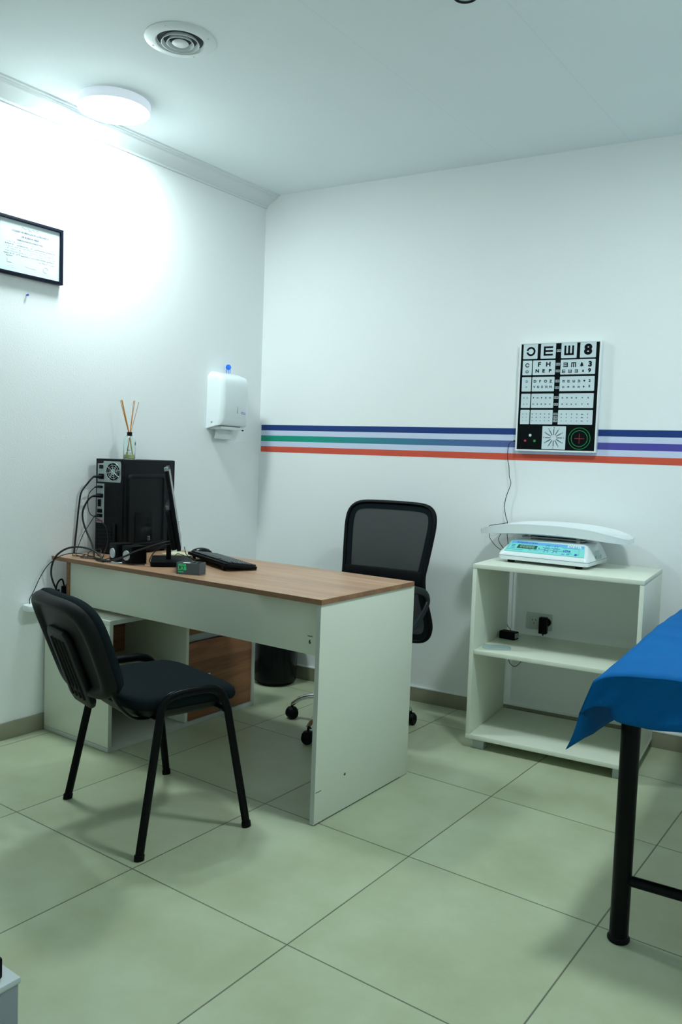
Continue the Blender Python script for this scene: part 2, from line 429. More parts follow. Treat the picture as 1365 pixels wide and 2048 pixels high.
t = thing('air_vent', 'round white ceiling air vent with concentric rings', 'air vent', (0.8826, -1.4693, CEIL))
b = BM(); lathe(b, [(0.085, -0.001), (0.124, 0.0), (0.124, -0.003), (0.118, -0.006), (0.092, -0.011), (0.086, -0.011), (0.080, -0.001)], 64, annulus=True)
fin('flange', b, MT['white_plastic'], t, ang=40)
b = BM(); lathe(b, [(0, 0.0), (0.083, 0.0), (0.083, -0.0008), (0, -0.0008)], 48)
fin('duct_shade_disc', b, mat('duct_shade', (0.05, 0.055, 0.055), 0.8), t)  # flat dark disc, coloured for the shade inside the duct
for r0 in (0.058, 0.039):
    b = BM(); lathe(b, [(r0, -0.002), (r0+0.0015, -0.002), (r0+0.0090, -0.015), (r0+0.0070, -0.0155)], 56, annulus=True)
    fin('ring', b, MT['white_plastic'], t, ang=60)
b = BM(); lathe(b, [(0, -0.0135), (0.027, -0.015), (0.029, -0.013), (0.018, -0.002), (0, -0.002)], 48)
fin('centre_disc', b, MT['white_plastic'], t, ang=60)
for a in (20, 110, 200, 290):
    b = BM(); lathe(b, [(0, -0.0095), (0.003, -0.0095), (0.004, -0.008), (0.004, -0.006)], 12, c=(0.106*math.cos(math.radians(a)), 0.106*math.sin(math.radians(a)), 0))
    fin('screw', b, MT['steel'], t)

t = thing('recessed_spotlight', 'small round recessed spotlight with a dark rim at the ceiling, switched off', 'spotlight', (1.854, -1.190, CEIL))
b = BM(); lathe(b, [(0.030, 0), (0.042, 0), (0.042, -0.004), (0.038, -0.008), (0.031, -0.007), (0.030, -0.002)], 40, annulus=True)
fin('rim', b, MT['black_paint'], t)
b = BM(); lathe(b, [(0, -0.001), (0.031, -0.001), (0.031, -0.005), (0.02, -0.0075), (0, -0.008)], 40)
fin('lens', b, mat('spot_glass', (0.28, 0.40, 0.34), 0.15), t)

# ================================================================== DESK
DX1, DY0, DY1 = 1.509, -1.366, -0.771
t = thing('desk', 'white desk with an oak-look top, standing against the left wall', 'desk', (0, 0, 0)); desk = t
b = BM(); box(b, 0.028, DX1+0.004, DY0-0.004, DY1, DZ-0.018, DZ)
fin('tabletop', b, MT['oak'], t, bev=0.0006, seg=1)
b = BM()
box(b, 0.027, DX1+0.005, DY0-0.0052, DY0-0.0042, DZ-0.0178, DZ-0.0004)
box(b, DX1+0.0042, DX1+0.0052, DY0-0.005, DY1, DZ-0.0178, DZ-0.0004)
fin('edge_band', b, MT['oak_edge'], t, smooth=False)
sp = bx('side_panel', DX1-0.018, DX1, DY0, DY1+0.01, 0.002, DZ-0.0185, MT['white_board'], t, bev=0.0008)
b = BM(); box(b, DX1-0.0178, DX1-0.0002, DY0-0.001, DY0-0.0001, 0.004, DZ-0.019); fin('panel_edge', b, MT['board_edge'], t, smooth=False)
b = BM()       # chips and scuffs on the side panel
box(b, DX1, DX1+0.0006, DY0+0.003, DY0+0.035, 0.1125, 0.1145); prism(b, [(DY0+0.165, 0.128), (DY0+0.176, 0.124), (DY0+0.178, 0.133), (DY0+0.171, 0.134)], DX1, DX1+0.0006, Matrix(((0, 0, 1, 0), (1, 0, 0, 0), (0, 1, 0, 0), (0, 0, 0, 1))))
box(b, DX1, DX1+0.0004, DY0+0.001, DY0+0.55, 0.0022, 0.0040)
fin('scuff', b, MT['grey_card_dark'], t, smooth=False)
bx('modesty_panel', 0.088, DX1-0.0185, -1.318, -1.300, 0.568, DZ-0.0185, MT['white_board'], t, bev=0.0006)
bx('end_panel', 0.066, 0.0875, -1.322, -0.80, 0.5505, DZ-0.0185, MT['oak_edge'], t, bev=0.0006)
b = BM(); text_bm(b, '6', 0.020, Tr(DX1-0.080, -1.3182, 0.612) @ STAND, bold=0.0006)
fin('number_mark', b, MT['ink'], t, smooth=False)
b = BM(); box(b, DX1-0.090, DX1-0.068, -1.3187, -1.3181, 0.630, 0.634); fin('worn_print', b, mat('worn_print', (0.22, 0.24, 0.22), 0.8), t, smooth=False)

# ================================================================== LOW CABINET
CX1, CY0, CY1, CZ = 0.455, -1.392, -0.500, 0.5495
t = thing('low_cabinet', 'low white cabinet under the desk with open shelves and oak-look fronts', 'cabinet', (0, 0, 0))
WB = MT['white_board']; T_ = 0.018
bx('bottom_board', 0.014, CX1, CY0, CY1, 0.001, 0.020, MT['board_edge'], t)
bx('top_board', 0.014, CX1, CY0, CY1, CZ-T_, CZ, WB, t)
bx('side_board', 0.014, CX1, CY0, CY0+T_, 0.021, CZ-T_-0.0005, WB, t)
bx('side_board', 0.014, CX1, CY1-T_, CY1, 0.021, CZ-T_-0.0005, WB, t)
bx('divider', 0.03, CX1-0.001, -0.965, -0.947, 0.021, CZ-T_-0.0005, WB, t)
bx('back_board', 0.014, 0.026, CY0+T_+0.001, CY1-T_-0.001, 0.021, CZ-T_-0.001, MT['oak_dark'], t)
bx('shelf', 0.03, CX1-0.02, CY0+T_+0.0005, -0.9655, 0.268, 0.286, WB, t)
b = BM()
for (x0, x1, y0, y1, z0, z1) in ((CX1, CX1+0.0008, CY0, CY1, CZ-T_, CZ), (CX1, CX1+0.0008, CY0, CY0+T_, 0.02, CZ-T_), (CX1, CX1+0.0008, CY1-T_, CY1, 0.02, CZ-T_), (CX1, CX1+0.0008, CY0, CY1, 0.001, 0.020)):
    box(b, x0, x1, y0, y1, z0, z1)
fin('front_edging', b, MT['board_edge'], t, smooth=False)
d = bx('door', CX1-0.022, CX1-0.004, -0.9455, CY1-T_-0.002, 0.024, 0.380, MT['oak_door'], t)
bx('rail', CX1-0.040, CX1-0.022, -0.9455, CY1-T_-0.002, 0.382, 0.420, MT['foot_silver'], t)
bx('drawer', CX1-0.022, CX1-0.004, -0.9455, CY1-T_-0.002, 0.420, CZ-T_-0.003, MT['oak_door'], t)
lk = bx('lock_plate', CX1-0.004, CX1-0.001, -0.842, -0.806, 0.196, 0.222, MT['white_plastic'], d)
b = BM(); box(b, CX1-0.001, CX1-0.0004, -0.827, -0.822, 0.204, 0.214); fin('keyhole', b, MT['ink'], d, smooth=False)

# ================================================================== WHITE SHELF UNIT
SW, SD, SZ0, SZ1 = 0.705, 0.470, 0.044, 0.8115
sh = thing('shelf_unit', 'white open shelf unit with three boards against the back wall', 'shelf', wallp(1.499, 0.507), TH)
t = sh
bx('top_board', 0, SW, 0, SD, SZ1-0.019, SZ1, WB, t)
bx('side_board', 0.0, T_, 0.001, SD, SZ0+0.0195, SZ1-0.0195, WB, t)
bx('side_board', SW-T_, SW, 0.001, SD, SZ0+0.0195, SZ1-0.0195, WB, t)
bx('bottom_board', 0, SW, 0, SD, SZ0, SZ0+0.019, WB, t)
bx('middle_board', T_+0.0005, SW-T_-0.0005, 0.004, SD, 0.418, 0.4365, WB, t)
for x in (0.028, SW-0.083):
    for y in (0.02, SD-0.08):
        bx('foot', x, x+0.05, y, y+0.05, 0.0, SZ0-0.0005, MT['foot_silver'], t, bev=0.001)

# ================================================================== BABY SCALE
sc = thing('baby_scale', 'white baby weighing scale with a curved tray and aqua display panel', 'scale', wallp(1.5515, 0.345, SZ1), TH-0.0763)
t = sc; W, D = 0.405, 0.30
def scale_body():
    b = BM()
    # loft of rounded rectangles: z, x0,x1,y0,y1,r
    lv = [(0.014, 0.004, W-0.004, 0.004, D, 0.018), (0.030, 0.0, W, 0.0, D, 0.02), (0.036, 0.001, W-0.001, 0.001, D, 0.02),
          (0.048, 0.006, W-0.006, 0.008, D-0.004, 0.02), (0.070, 0.022, W-0.014, 0.034, D-0.010, 0.02),
          (0.095, 0.040, W-0.026, 0.063, D-0.020, 0.02), (0.102, 0.046, W-0.034, 0.075, D-0.028, 0.018), (0.104, 0.06, W-0.045, 0.09, D-0.04, 0.015)]
    R = []
    for z, x0, x1, y0, y1, r in lv:
        R.append([b.verts.new((x, y, z)) for x, y in rrect(x0, x1, y0, y1, r, 6)])
    for A, B in zip(R, R[1:]):
        for j in range(len(A)): k = (j+1) % len(A); b.faces.new((A[j], A[k], B[k], B[j]))
    b.faces.new(list(reversed(R[0]))); b.faces.new(R[-1]); return b
fin('body', scale_body(), MT['white_gloss'], t, ang=50)
b = BM(); o_ = [(x, y) for x, y in rrect(-0.0008, W+0.0008, -0.0008, D, 0.02, 6)]; prism(b, o_, 0.0315, 0.0328)
fin('seam', b, MT['ink_soft'], t)
for x in (0.05, W-0.05):
    for y in (0.04, D-0.04):
        b = BM(); lathe(b, [(0.014, 0), (0.016, 0.003), (0.016, 0.014)], 16, c=(x, y, 0)); fin('rubber_foot', b, MT['black_plastic'], t)
# inclined panel: local frame on the sloping front (slope from (y .012,z .048) to (.078,.082))
sl = math.atan2(0.047, 0.055)
PF = Tr(0.0, 0.0105, 0.0505) @ Rx(sl)      # u right, v up the slope
PL = 0.068
def on(u, v, h=0.0): return PF @ Tr(u, v, h)
def pvert(bm, poly, h0, h1): prism(bm, poly, h0, h1, PF)
b = BM()
poly = [(0.026, 0.001), (W-0.022, 0.001), (W-0.036, PL), (0.044, PL)]
pvert(b, poly, 0.0004, 0.0022)
lab = fin('display_label', b, mat('aqua_label', (0.22, 0.70, 0.66), 0.35), t, smooth=False)
b = BM(); pvert(b, [(0.045, PL-0.018), (W-0.034, PL-0.018), (W-0.038, PL-0.003), (0.048, PL-0.003)], 0.0023, 0.0027)
fin('blue_band', b, mat('band_blue', (0.15, 0.42, 0.80), 0.4), lab, smooth=False)
b = BM(); pvert(b, [(0.078, 0.022), (0.168, 0.022), (0.169, 0.044), (0.082, 0.044)], 0.0023, 0.0030)
fin('display_window', b, mat('display_green', (0.01, 0.12, 0.08), 0.2), lab, smooth=False)
b = BM(); text_bm(b, '88888', 0.024, on(0.124, 0.033, 0.0032), bold=0.0, sx=1.12)
fin('display_digits', b, mat('segment_grey', (0.28, 0.42, 0.36), 0.4), lab, smooth=False)
b = BM(); text_bm(b, 'SYSTEL', 0.018, on(W-0.075, PL-0.0105, 0.0029), bold=0.0006, sx=1.15)
fin('maker_lettering', b, MT['white_plastic'], lab, smooth=False)
b = BM()
text_bm(b, 'vita', 0.020, on(0.302, 0.030, 0.0025), bold=0.0004, sx=1.2)
for k in range(3): pvert(b, [(0.052, 0.022+0.009*k), (0.068, 0.022+0.009*k), (0.068, 0.024+0.009*k), (0.052, 0.024+0.009*k)], 0.0023, 0.0027)
def pline(bm, pts, wd=0.0009):
    tube(bm, [tuple(PF @ Vector((u, v, 0.0026))) for u, v in pts], wd, 5)
pline(b, [(0.040, 0.048), (0.036, 0.012), (0.11, 0.012)], 0.0005)
pline(b, [(0.28, 0.046), (0.352, 0.046), (0.358, 0.014), (0.345, 0.010)], 0.0005)
pline(b, [(0.16, 0.016), (0.19, 0.024), (0.23, 0.027), (0.28, 0.024), (0.33, 0.014)], 0.0005)
text_bm(b, 'PESO', 0.005, on(0.14, 0.017, 0.0025)); text_bm(b, 'kg', 0.007, on(0.178, 0.032, 0.0025), bold=0.0003)
text_bm(b, 'BALANZA PARA LACTANTES', 0.0072, on(0.118, PL-0.0105, 0.0029), bold=0.0002, sx=1.0)
for cx, flip in ((0.213, 1), (0.252, -1)):        # two simple dancing children
    ring = [(cx+0.007*math.cos(a), 0.045+0.007*math.sin(a)) for a in [i*PI/6 for i in range(13)]]
    pline(b, ring, 0.0006)
    pline(b, [(cx-0.006, 0.036), (cx+0.006, 0.036), (cx+0.009, 0.022), (cx-0.009, 0.022), (cx-0.006, 0.036)], 0.0008)
    pline(b, [(cx-0.006, 0.035), (cx-0.020, 0.040)], 0.0008); pline(b, [(cx+0.006, 0.035), (cx+0.018, 0.036)], 0.0008)
    pline(b, [(cx-0.004, 0.022), (cx-0.006, 0.012), (cx-0.011, 0.012)], 0.0008); pline(b, [(cx+0.004, 0.022), (cx+0.008, 0.013), (cx+0.012, 0.015)], 0.0008)
    for q in (-1, 0, 1): pline(b, [(cx+q*0.005, 0.051), (cx+q*0.010, 0.056)], 0.0007)
lathe(b, [(0, 0.0023), (0.0055, 0.0023), (0.0055, 0.0030), (0, 0.0030)], 16, M4=on(0.345, 0.012))
for u in (0.29, 0.312): pvert(b, [(u-0.007, 0.008), (u+0.007, 0.008), (u+0.007, 0.011), (u-0.007, 0.011)], 0.0023, 0.0027)
fin('blue_drawing', b, MT['ink_blue'], lab, smooth=False)
b = BM()
for (y0, y1, z0, z1) in ((0.12, 0.20, 0.030, 0.055), (0.11, 0.155, 0.060, 0.078)): box(b, W-0.002, W-0.0012, y0, y1, z0, z1)
fin('rating_plate', b, mat('plate_grey', (0.40, 0.50, 0.50), 0.5), t, smooth=False)
for x, y in ((0.10, 0.12), (0.32, 0.12), (0.10, 0.25), (0.32, 0.25)):
    b = BM(); lathe(b, [(0.009, 0.100), (0.009, 0.128)], 14, c=(x, y, 0)); fin('tray_post', b, MT['steel'], t)
b = BM(); box(b, 0.07, 0.35, 0.105, 0.26, 0.110, 0.116); fin('load_plate', b, MT['foot_silver'], t, bev=0.002)
# tray: shallow trough, ends tapering and dipping
def tray():
    b = BM(); NX, NY = 40, 16; L, Wd = 0.66, 0.285; top, bot = [], []
    for i in range(NX+1):
        u = -1+2*i/NX
        half = Wd/2*(1-abs(u)**5)**0.5*0.999+0.012 if abs(u) < 1 else 0.02
        half = Wd/2*max(0.50, (1-abs(u)**9)**0.5) if abs(u) < 1 else Wd/2*0.44
        rt, rb = [], []
        for j in range(NY+1):
            v = -1+2*j/NY
            x = u*L/2; y = v*half
            arch = 0.012*(1-u*u)
            side = 0.030*(abs(v)**3)*(1-abs(u)**3)
            z = 0.118+arch+side+0.014
            rt.append(b.verts.new((x, y, z)))
            th = 0.010+0.004*(1-abs(v))
            zb = 0.118+arch*0.2+0.012*(abs(v)**4)*(1-abs(u)**2)+ (-0.007*abs(u)**2.2)
            rb.append(b.verts.new((x, y*0.97, min(zb, z-0.004))))
        top.append(rt); bot.append(rb)
    for i in range(NX):
        for j in range(NY):
            b.faces.new((top[i][j], top[i+1][j], top[i+1][j+1], top[i][j+1]))
            b.faces.new((bot[i][j], bot[i][j+1], bot[i+1][j+1], bot[i+1][j]))
        b.faces.new((top[i][0], bot[i][0], bot[i+1][0], top[i+1][0])); b.faces.new((top[i][NY], top[i+1][NY], bot[i+1][NY], bot[i][NY]))
    for j in range(NY):
        b.faces.new((top[0][j], top[0][j+1], bot[0][j+1], bot[0][j])); b.faces.new((top[NX][j], bot[NX][j], bot[NX][j+1], top[NX][j+1]))
    return b
tb = tray(); bmesh.ops.transform(tb, matrix=Tr(0.195, 0.185, 0.0) @ Rz(0.05), verts=tb.verts[:])
fin('tray', tb, MT['white_gloss'], t, ang=50)

# ================================================================== EYE CHART
CW, CH = 0.377, 0.509
ec = thing('eye_chart', 'black and white eye test light box hanging across the wall stripe', 'eye chart', wallp(1.5111, 0.034, 1.3106), TH)
t = ec
def fr_mitre(name, w, h, wd, y0, y1, m, parent, bev=0.0015):
    b = BM()
    o4 = [(0, 0), (w, 0), (w, h), (0, h)]; i4 = [(wd, wd), (w-wd, wd), (w-wd, h-wd), (wd, h-wd)]
    vo = [[b.verts.new((x, y, z)) for x, z in o4] for y in (y0, y1)]; vi = [[b.verts.new((x, y, z)) for x, z in i4] for y in (y0, y1)]
    for k in range(4):
        n = (k+1) % 4
        b.faces.new((vo[0][k], vo[0][n], vi[0][n], vi[0][k])); b.faces.new((vo[1][k], vi[1][k], vi[1][n], vo[1][n]))
        b.faces.new((vo[0][k], vo[1][k], vo[1][n], vo[0][n])); b.faces.new((vi[0][k], vi[0][n], vi[1][n], vi[1][k]))
    return fin(name, b, m, parent, bev=bev)
fr_mitre('frame', CW, CH, 0.0075, -0.003, 0.031, MT['white_plastic'], t)
bx('face_panel', 0.0076, CW-0.0076, 0.0, 0.028, 0.0076, CH-0.0076, mat('black_glossy_panel', (0.002, 0.004, 0.0045), 0.35, spec=0.15), t, bev=0)
def mm(u, v): return (u/1000.0, CH-v/1000.0)
def cpoly(bm, poly_uv, y=-0.0004, th=0.0003):
    M4 = Matrix(((1, 0, 0, 0), (0, 0, -1, 0), (0, 1, 0, 0), (0, 0, 0, 1)))
    prism(bm, [mm(u, v) for u, v in poly_uv], -y, -y+th, M4)
b = BM()
cells = [(17.6, 86, 7.5, 77), (100.5, 171, 7.5, 77), (196, 267.5, 7.5, 77), (282, 354, 7.5, 77)]
for v0, v1 in ((84, 152), (161, 228.5), (239, 306), (315, 382)): cells += [(17.6, 62, v0, v1), (66.6, 171.6, v0, v1), (196.5, 354, v0, v1)]
cells += [(127, 237, 390, 498)]
CWM = mat('chart_white', (0.62, 0.72, 0.76), 0.5)
cell_obs = []
for u0, u1, v0, v1 in cells:
    b = BM(); cpoly(b, rrect(u0, u1, v0, v1, 3, 4)); cell_obs.append(fin('letter_cell', b, CWM, t, smooth=False))
b = BM(); cpoly(b, [(70+6.5*math.cos(a*PI/12), 434+6.5*math.sin(a*PI/12)) for a in range(24)])
fin('white_dot', b, CWM, t, smooth=False)
def by_cell(src, rects, parents, name, m):
    for (u0, u1, v0, v1), par in zip(rects, parents):
        c = src.copy(); x0, x1 = u0/1000, u1/1000; z0, z1 = CH-v1/1000, CH-v0/1000
        kill = [f for f in c.faces if not (x0 <= f.calc_center_median().x <= x1 and z0 <= f.calc_center_median().z <= z1)]
        bmesh.ops.delete(c, geom=kill, context='FACES')
        if len(c.faces): fin(name, c, m, par, smooth=False)
        else: c.free()
    src.free()
b = BM(); Y2 = -0.0008
def bar(u0, u1, v0, v1): cpoly(b, [(u0, v0), (u1, v0), (u1, v1), (u0, v1)], Y2)
def Esym(cu, cv, h, rot=0, wr=1.0):
    s = h/5.0
    R = [(-2.5, 2.5, -2.5, -1.5), (-2.5, 2.5, -0.5, 0.5), (-2.5, 2.5, 1.5, 2.5), (-2.5, -1.5, -2.5, 2.5)]
    c, sn = math.cos(math.radians(rot)), math.sin(math.radians(rot))
    for (x0, x1, y0, y1) in R:
        cpoly(b, [(cu+s*wr*(x*c-y*sn), cv+s*(x*sn+y*c)) for x, y in ((x0, y0), (x1, y0), (x1, y1), (x0, y1))], Y2)
def Csym(cu, cv, h, rot=0):
    ro, ri = h/2, h*0.3; g = 0.2; n = 20
    A = [rot+math.degrees(math.asin(g*0.5/0.5))*1.0+i*(360-2*math.degrees(math.asin(g)))/n for i in range(n+1)]
    P1 = [(cu+ro*math.cos(math.radians(a)), cv+ro*math.sin(math.radians(a))) for a in A]
    P2 = [(cu+ri*math.cos(math.radians(a)), cv+ri*math.sin(math.radians(a))) for a in A]
    for i in range(n): cpoly(b, [P1[i], P1[i+1], P2[i+1], P2[i]], Y2)
def Tx(s, cu, cv, h, bold=0.0):
    x, z = mm(cu, cv); text_bm(b, s, h/1000*1.38, Tr(x, Y2, z) @ STAND, bold=bold+h*0.000028, sx=1.08, depth=0.00015, res=4)
Csym(54, 42, 43, 180); Esym(136, 42, 43, 0); Esym(232, 42, 44, -90); Tx('8', 318, 42, 45, 0.0022)
Csym(40, 106, 20, 0); Csym(40, 136, 14, -90)
Tx('F', 97, 104, 21, 0.0006); Tx('H', 139, 104, 21, 0.0006)
for s_, u_ in (('N', 88.5), ('E', 118), ('P', 148.5)): Tx(s_, u_, 134, 15.5, 0.0006)
Esym(219, 108, 21, 180); Esym(256, 108, 22, 90); Tx('3', 330.5, 107, 23, 0.0012)
def tree(cu, cv, h):
    cpoly(b, [(cu, cv-h/2), (cu+h*0.25, cv-h*0.15), (cu+h*0.12, cv-h*0.15), (cu+h*0.36, cv+h*0.12), (cu+h*0.2, cv+h*0.12), (cu+h*0.45, cv+h*0.35), (cu+h*.08, cv+h*0.35), (cu+h*0.08, cv+h/2),
              (cu-h*0.08, cv+h/2), (cu-h*.08, cv+h*0.35), (cu-h*0.45, cv+h*0.35), (cu-h*0.2, cv+h*0.12), (cu-h*0.36, cv+h*0.12), (cu-h*0.12, cv-h*0.15), (cu-h*0.25, cv-h*0.15)], Y2)
tree(293, 107, 22)
Esym(212, 137, 15, 0); Esym(241, 137, 15, -90); Esym(270, 137, 15, 180); tree(300, 136, 13); Tx('9', 329, 136, 17, 0.0008)
Csym(40, 182, 11, 180); Csym(40, 208, 8, 90)
for s_, u_ in zip('DFOZ', (80, 104, 130, 154)): Tx(s_, u_, 182, 12, 0.0003)
for s_, u_ in zip('VUEHN', (78, 96.5, 115, 135, 155)): Tx(s_, u_, 208, 10, 0.0003)
for r_, u_ in zip((90, 0, -90, 180), (214, 237, 261, 284)): Esym(u_, 183, 11, r_)
for r_, u_ in zip((0, 90, 180, -90), (214, 237, 261, 284)): Esym(u_, 209, 8.5, r_)
cpoly(b, [(303, 178), (313, 178), (308, 188)], Y2); Tx('2', 332, 182, 12, 0.0004)
cpoly(b, [(304, 203), (312, 208), (304, 214)], Y2); Tx('5', 332, 207, 10, 0.0004)
for v_, h_ in ((259, 6.5), (288, 5.5)):
    Csym(31, v_, h_, 0 if v_ < 270 else 90); Csym(46.5, v_, h_, 180)
    for s_, u_ in zip('FHPZO' if v_ < 270 else 'OEBNU', (77, 96.5, 115.5, 135, 155)): Tx(s_, u_, v_, h_*1.15, 0.0002)
    for k, u_ in enumerate((213, 234, 255, 276)): Esym(u_, v_, h_, (90, 180, -90, 0)[(k+int(v_)) % 4])
    cpoly(b, [(300, v_-2.5), (307, v_-2.5), (303, v_+3)], Y2); Tx('6' if v_ < 270 else '8', 330, v_, h_*1.2, 0.0002)
for i_, (v_, h_) in enumerate(((334, 4.6), (350, 4.0), (365, 3.4))):
    Csym(30, v_, h_, 90*i_); Csym(47, v_, h_, 180)
    for s_, u_ in zip(('AFHVD', 'ENFOZ', 'ZEAFN')[i_], (75, 95, 114, 134, 155)): Tx(s_, u_, v_, h_*1.2, 0.00015)
    for k, u_ in enumerate((212, 235, 259, 283)): Esym(u_, v_, h_, 90*((k+i_) % 4))
    cpoly(b, [(302, v_+1.5), (303, v_-1), (306, v_-2), (310, v_-0.5), (313, v_+1.5)], Y2); Tx('358'[i_], 332, v_, h_*1.2, 0.00015)
cu, cv = 181, 444
for k in range(12):       # clock dial: triple spokes and hour figures
    a = k*PI/6; ca, sa = math.sin(a), -math.cos(a)
    for off in (-1.6, 0, 1.6):
        p = [(13.5, off-0.45), (42 if k % 3 else 40, off-0.45), (42 if k % 3 else 40, off+0.45), (13.5, off+0.45)]
        cpoly(b, [(cu+r_*ca-q*sa, cv+r_*sa+q*ca) for r_, q in p], Y2)
    x, z = mm(cu+47*ca, cv+47*sa); text_bm(b, str(k or 12), 0.0095, Tr(x, Y2, z) @ STAND, bold=0.0001, depth=0.00015)
by_cell(b, cells, cell_obs, 'printed_symbols', MT['ink'])
PV = (('0.10', 42), ('0.20', 104), ('0.30', 135), ('0.40', 181.5), ('0.50', 212), ('0.60', 257.5), ('0.70', 289), ('0.80', 334), ('0.90', 350), ('1.00', 365))
PLM = mat('chart_grey', (0.42, 0.50, 0.52), 0.5)
for s_, v_ in PV:
    b = BM(); cpoly(b, rrect(174.5, 194, v_-5.8, v_+5.8, 1.5, 2), -0.0004); q_ = fin('acuity_plate', b, PLM, t, smooth=False)
    b = BM(); Tx(s_, 184, v_, 6.5, 0.0001); fin('acuity_figure', b, MT['ink'], q_, smooth=False)
def ringp(bm, cu, cv, r0, r1, y=-0.0004):
    n = 40
    for i in range(n):
        a, c = 2*PI*i/n, 2*PI*(i+1)/n
        cpoly(bm, [(cu+r0*math.cos(a), cv+r0*math.sin(a)), (cu+r1*math.cos(a), cv+r1*math.sin(a)), (cu+r1*math.cos(c), cv+r1*math.sin(c)), (cu+r0*math.cos(c), cv+r0*math.sin(c))], y)
GM = mat('chart_green', (0.01, 0.33, 0.10), 0.5); RM = mat('chart_red', (0.62, 0.01, 0.05), 0.5)
b = BM(); ringp(b, 299.5, 445.5, 48, 50.2); fin('green_ring', b, GM, t, smooth=False)
b = BM(); ringp(b, 299.5, 445.5, 35.5, 37.7); fin('green_ring', b, GM, t, smooth=False)
b = BM(); cpoly(b, [(92+6*math.cos(a*PI/12), 460+6*math.sin(a*PI/12)) for a in range(24)])
fin('green_dot', b, GM, t, smooth=False)
b = BM(); cpoly(b, [(277, 444.7), (322, 444.7), (322, 446.3), (277, 446.3)]); cpoly(b, [(298.7, 423), (300.3, 423), (300.3, 468), (298.7, 468)])
fin('red_cross', b, RM, t, smooth=False)
b = BM(); cpoly(b, [(47+5.5*math.cos(a*PI/12), 460+5.5*math.sin(a*PI/12)) for a in range(24)])
fin('red_dot', b, RM, t, smooth=False)
b = BM(); tube(b, [(-0.014, 0.014, 0.047), (0.001, 0.014, 0.047)], 0.003, 10); fin('plug', b, MT['black_plastic'], t)
b = BM(); box(b, -0.004, 0.0, 0.010, 0.018, 0.072, 0.079); fin('rocker_switch', b, MT['black_plastic'], t, bev=0.001)
cz = [(1.500, 1.3575), (1.4976, 1.3568), (1.4795, 1.3444), (1.473, 1.306), (1.475, 1.2652), (1.4826, 1.2343), (1.4868, 1.1864), (1.4955, 1.1604), (1.4925, 1.1374), (1.4796, 1.0994), (1.4708, 1.0506), (1.4764, 1.0038), (1.489, 0.9623)]
pts = [wallp(s, 0.025, z) for s, z in cz]+[wallp(1.49, 0.022, 0.90), wallp(1.500, 0.018, 0.84), wallp(1.507, 0.016, 0.79), wallp(1.508, 0.016, 0.60), wallp(1.508, 0.018, 0.50), wallp(1.512, 0.020, 0.465), wallp(1.530, 0.030, 0.450), wallp(1.545, 0.07, 0.4400), wallp(1.560, 0.130, 0.4400)]
cable('hanging_cable', 'thin black cord hanging down the back wall from the eye chart', 'cord', pts, 0.0017)
pts = [wallp(s, o_, z) for s, o_, z in ((1.497, 0.045, 0.9655), (1.4462, 0.05, 0.953), (1.4089, 0.05, 0.9455), (1.408, 0.05, 0.930), (1.4103, 0.05, 0.9164), (1.4132, 0.05, 0.8849), (1.4572, 0.05, 0.840), (1.53, 0.06, 0.8155), (1.57, 0.06, 0.8155))]
cable('scale_cable', 'thin black cord looping behind the left end of the baby scale', 'cord', pts, 0.0015)
pts = [wallp(s, o_, z) for s, o_, z in ((1.485, 0.04, 0.935), (1.4728, 0.045, 0.9211), (1.4571, 0.05, 0.886), (1.4711, 0.05, 0.8556), (1.51, 0.05, 0.818), (1.56, 0.07, 0.8155))]
cable('scale_cable', 'short kinked black cord just left of the baby scale body', 'cord', pts, 0.0015)

# ================================================================== THINGS ON THE SHELF UNIT
ou = thing('wall_outlet', 'grey double wall outlet seen through the shelf unit', 'outlet', wallp(1.600, 0.0, 0.5005), TH)
b = BM(); prism(b, rrect(0, 0.125, -0.040, 0.040, 0.006, 4), 0, 0.006, STAND); fin('cover_plate', b, MT['ivory'], ou, bev=0.001)
b = BM(); prism(b, rrect(0.018, 0.060, -0.024, 0.024, 0.003, 3), 0.006, 0.008, STAND); prism(b, rrect(0.065, 0.107, -0.024, 0.024, 0.003, 3), 0.006, 0.008, STAND)
fin('socket', b, MT['ivory'], ou, bev=0.0006)
b = BM()
for cx in (0.039,):
    for dx, dz, a in ((-0.008, 0.005, 30), (0.008, 0.005, -30), (0, -0.010, 0)):
        box(b, -0.0012, 0.0012, -0.0085, -0.008, -0.0045, 0.0045, Tr(cx+dx, 0, dz) @ Ry(math.radians(a)))
fin('slots', b, MT['ink'], ou, smooth=False)
ad = thing('plug_adapter', 'black power adapter plugged into the wall outlet', 'adapter', wallp(1.672, 0.0085, 0.492), TH)
b = BM(); box(b, 0.0, 0.037, -0.040, -0.0085, -0.042, 0.036); fin('body', b, MT['black_plastic'], ad, bev=0.004, seg=3)
b = BM(); lathe(b, [(0.019, 0), (0.019, 0.009)], 20, M4=Tr(0.030, 0.0, 0.010) @ STAND); fin('plug_base', b, MT['black_plastic'], ad)
b = BM(); tube(b, [(0.018, -0.022, -0.040), (0.018, -0.022, -0.052)], 0.0035, 8); fin('strain_relief', b, MT['black_plastic'], ad)
pc_ = thing('power_adapter', 'black power adapter lying on the middle board of the shelf unit', 'adapter', wallp(1.530, 0.200, 0.4367), TH-0.18)
b = BM(); box(b, 0, 0.078, 0, 0.048, 0, 0.036); fin('body', b, MT['black_plastic'], pc_, bev=0.005, seg=3)
b = BM()
for y, z in ((0.016, 0.018), (0.032, 0.018)): box(b, 0.078, 0.094, y-0.003, y+0.003, z-0.001, z+0.001)
fin('pin', b, MT['steel'], pc_, bev=0.0003)
b = BM(); box(b, 0.078, 0.0784, 0.008, 0.040, 0.008, 0.030); fin('sticker', b, MT['grey_plastic'], pc_, smooth=False)
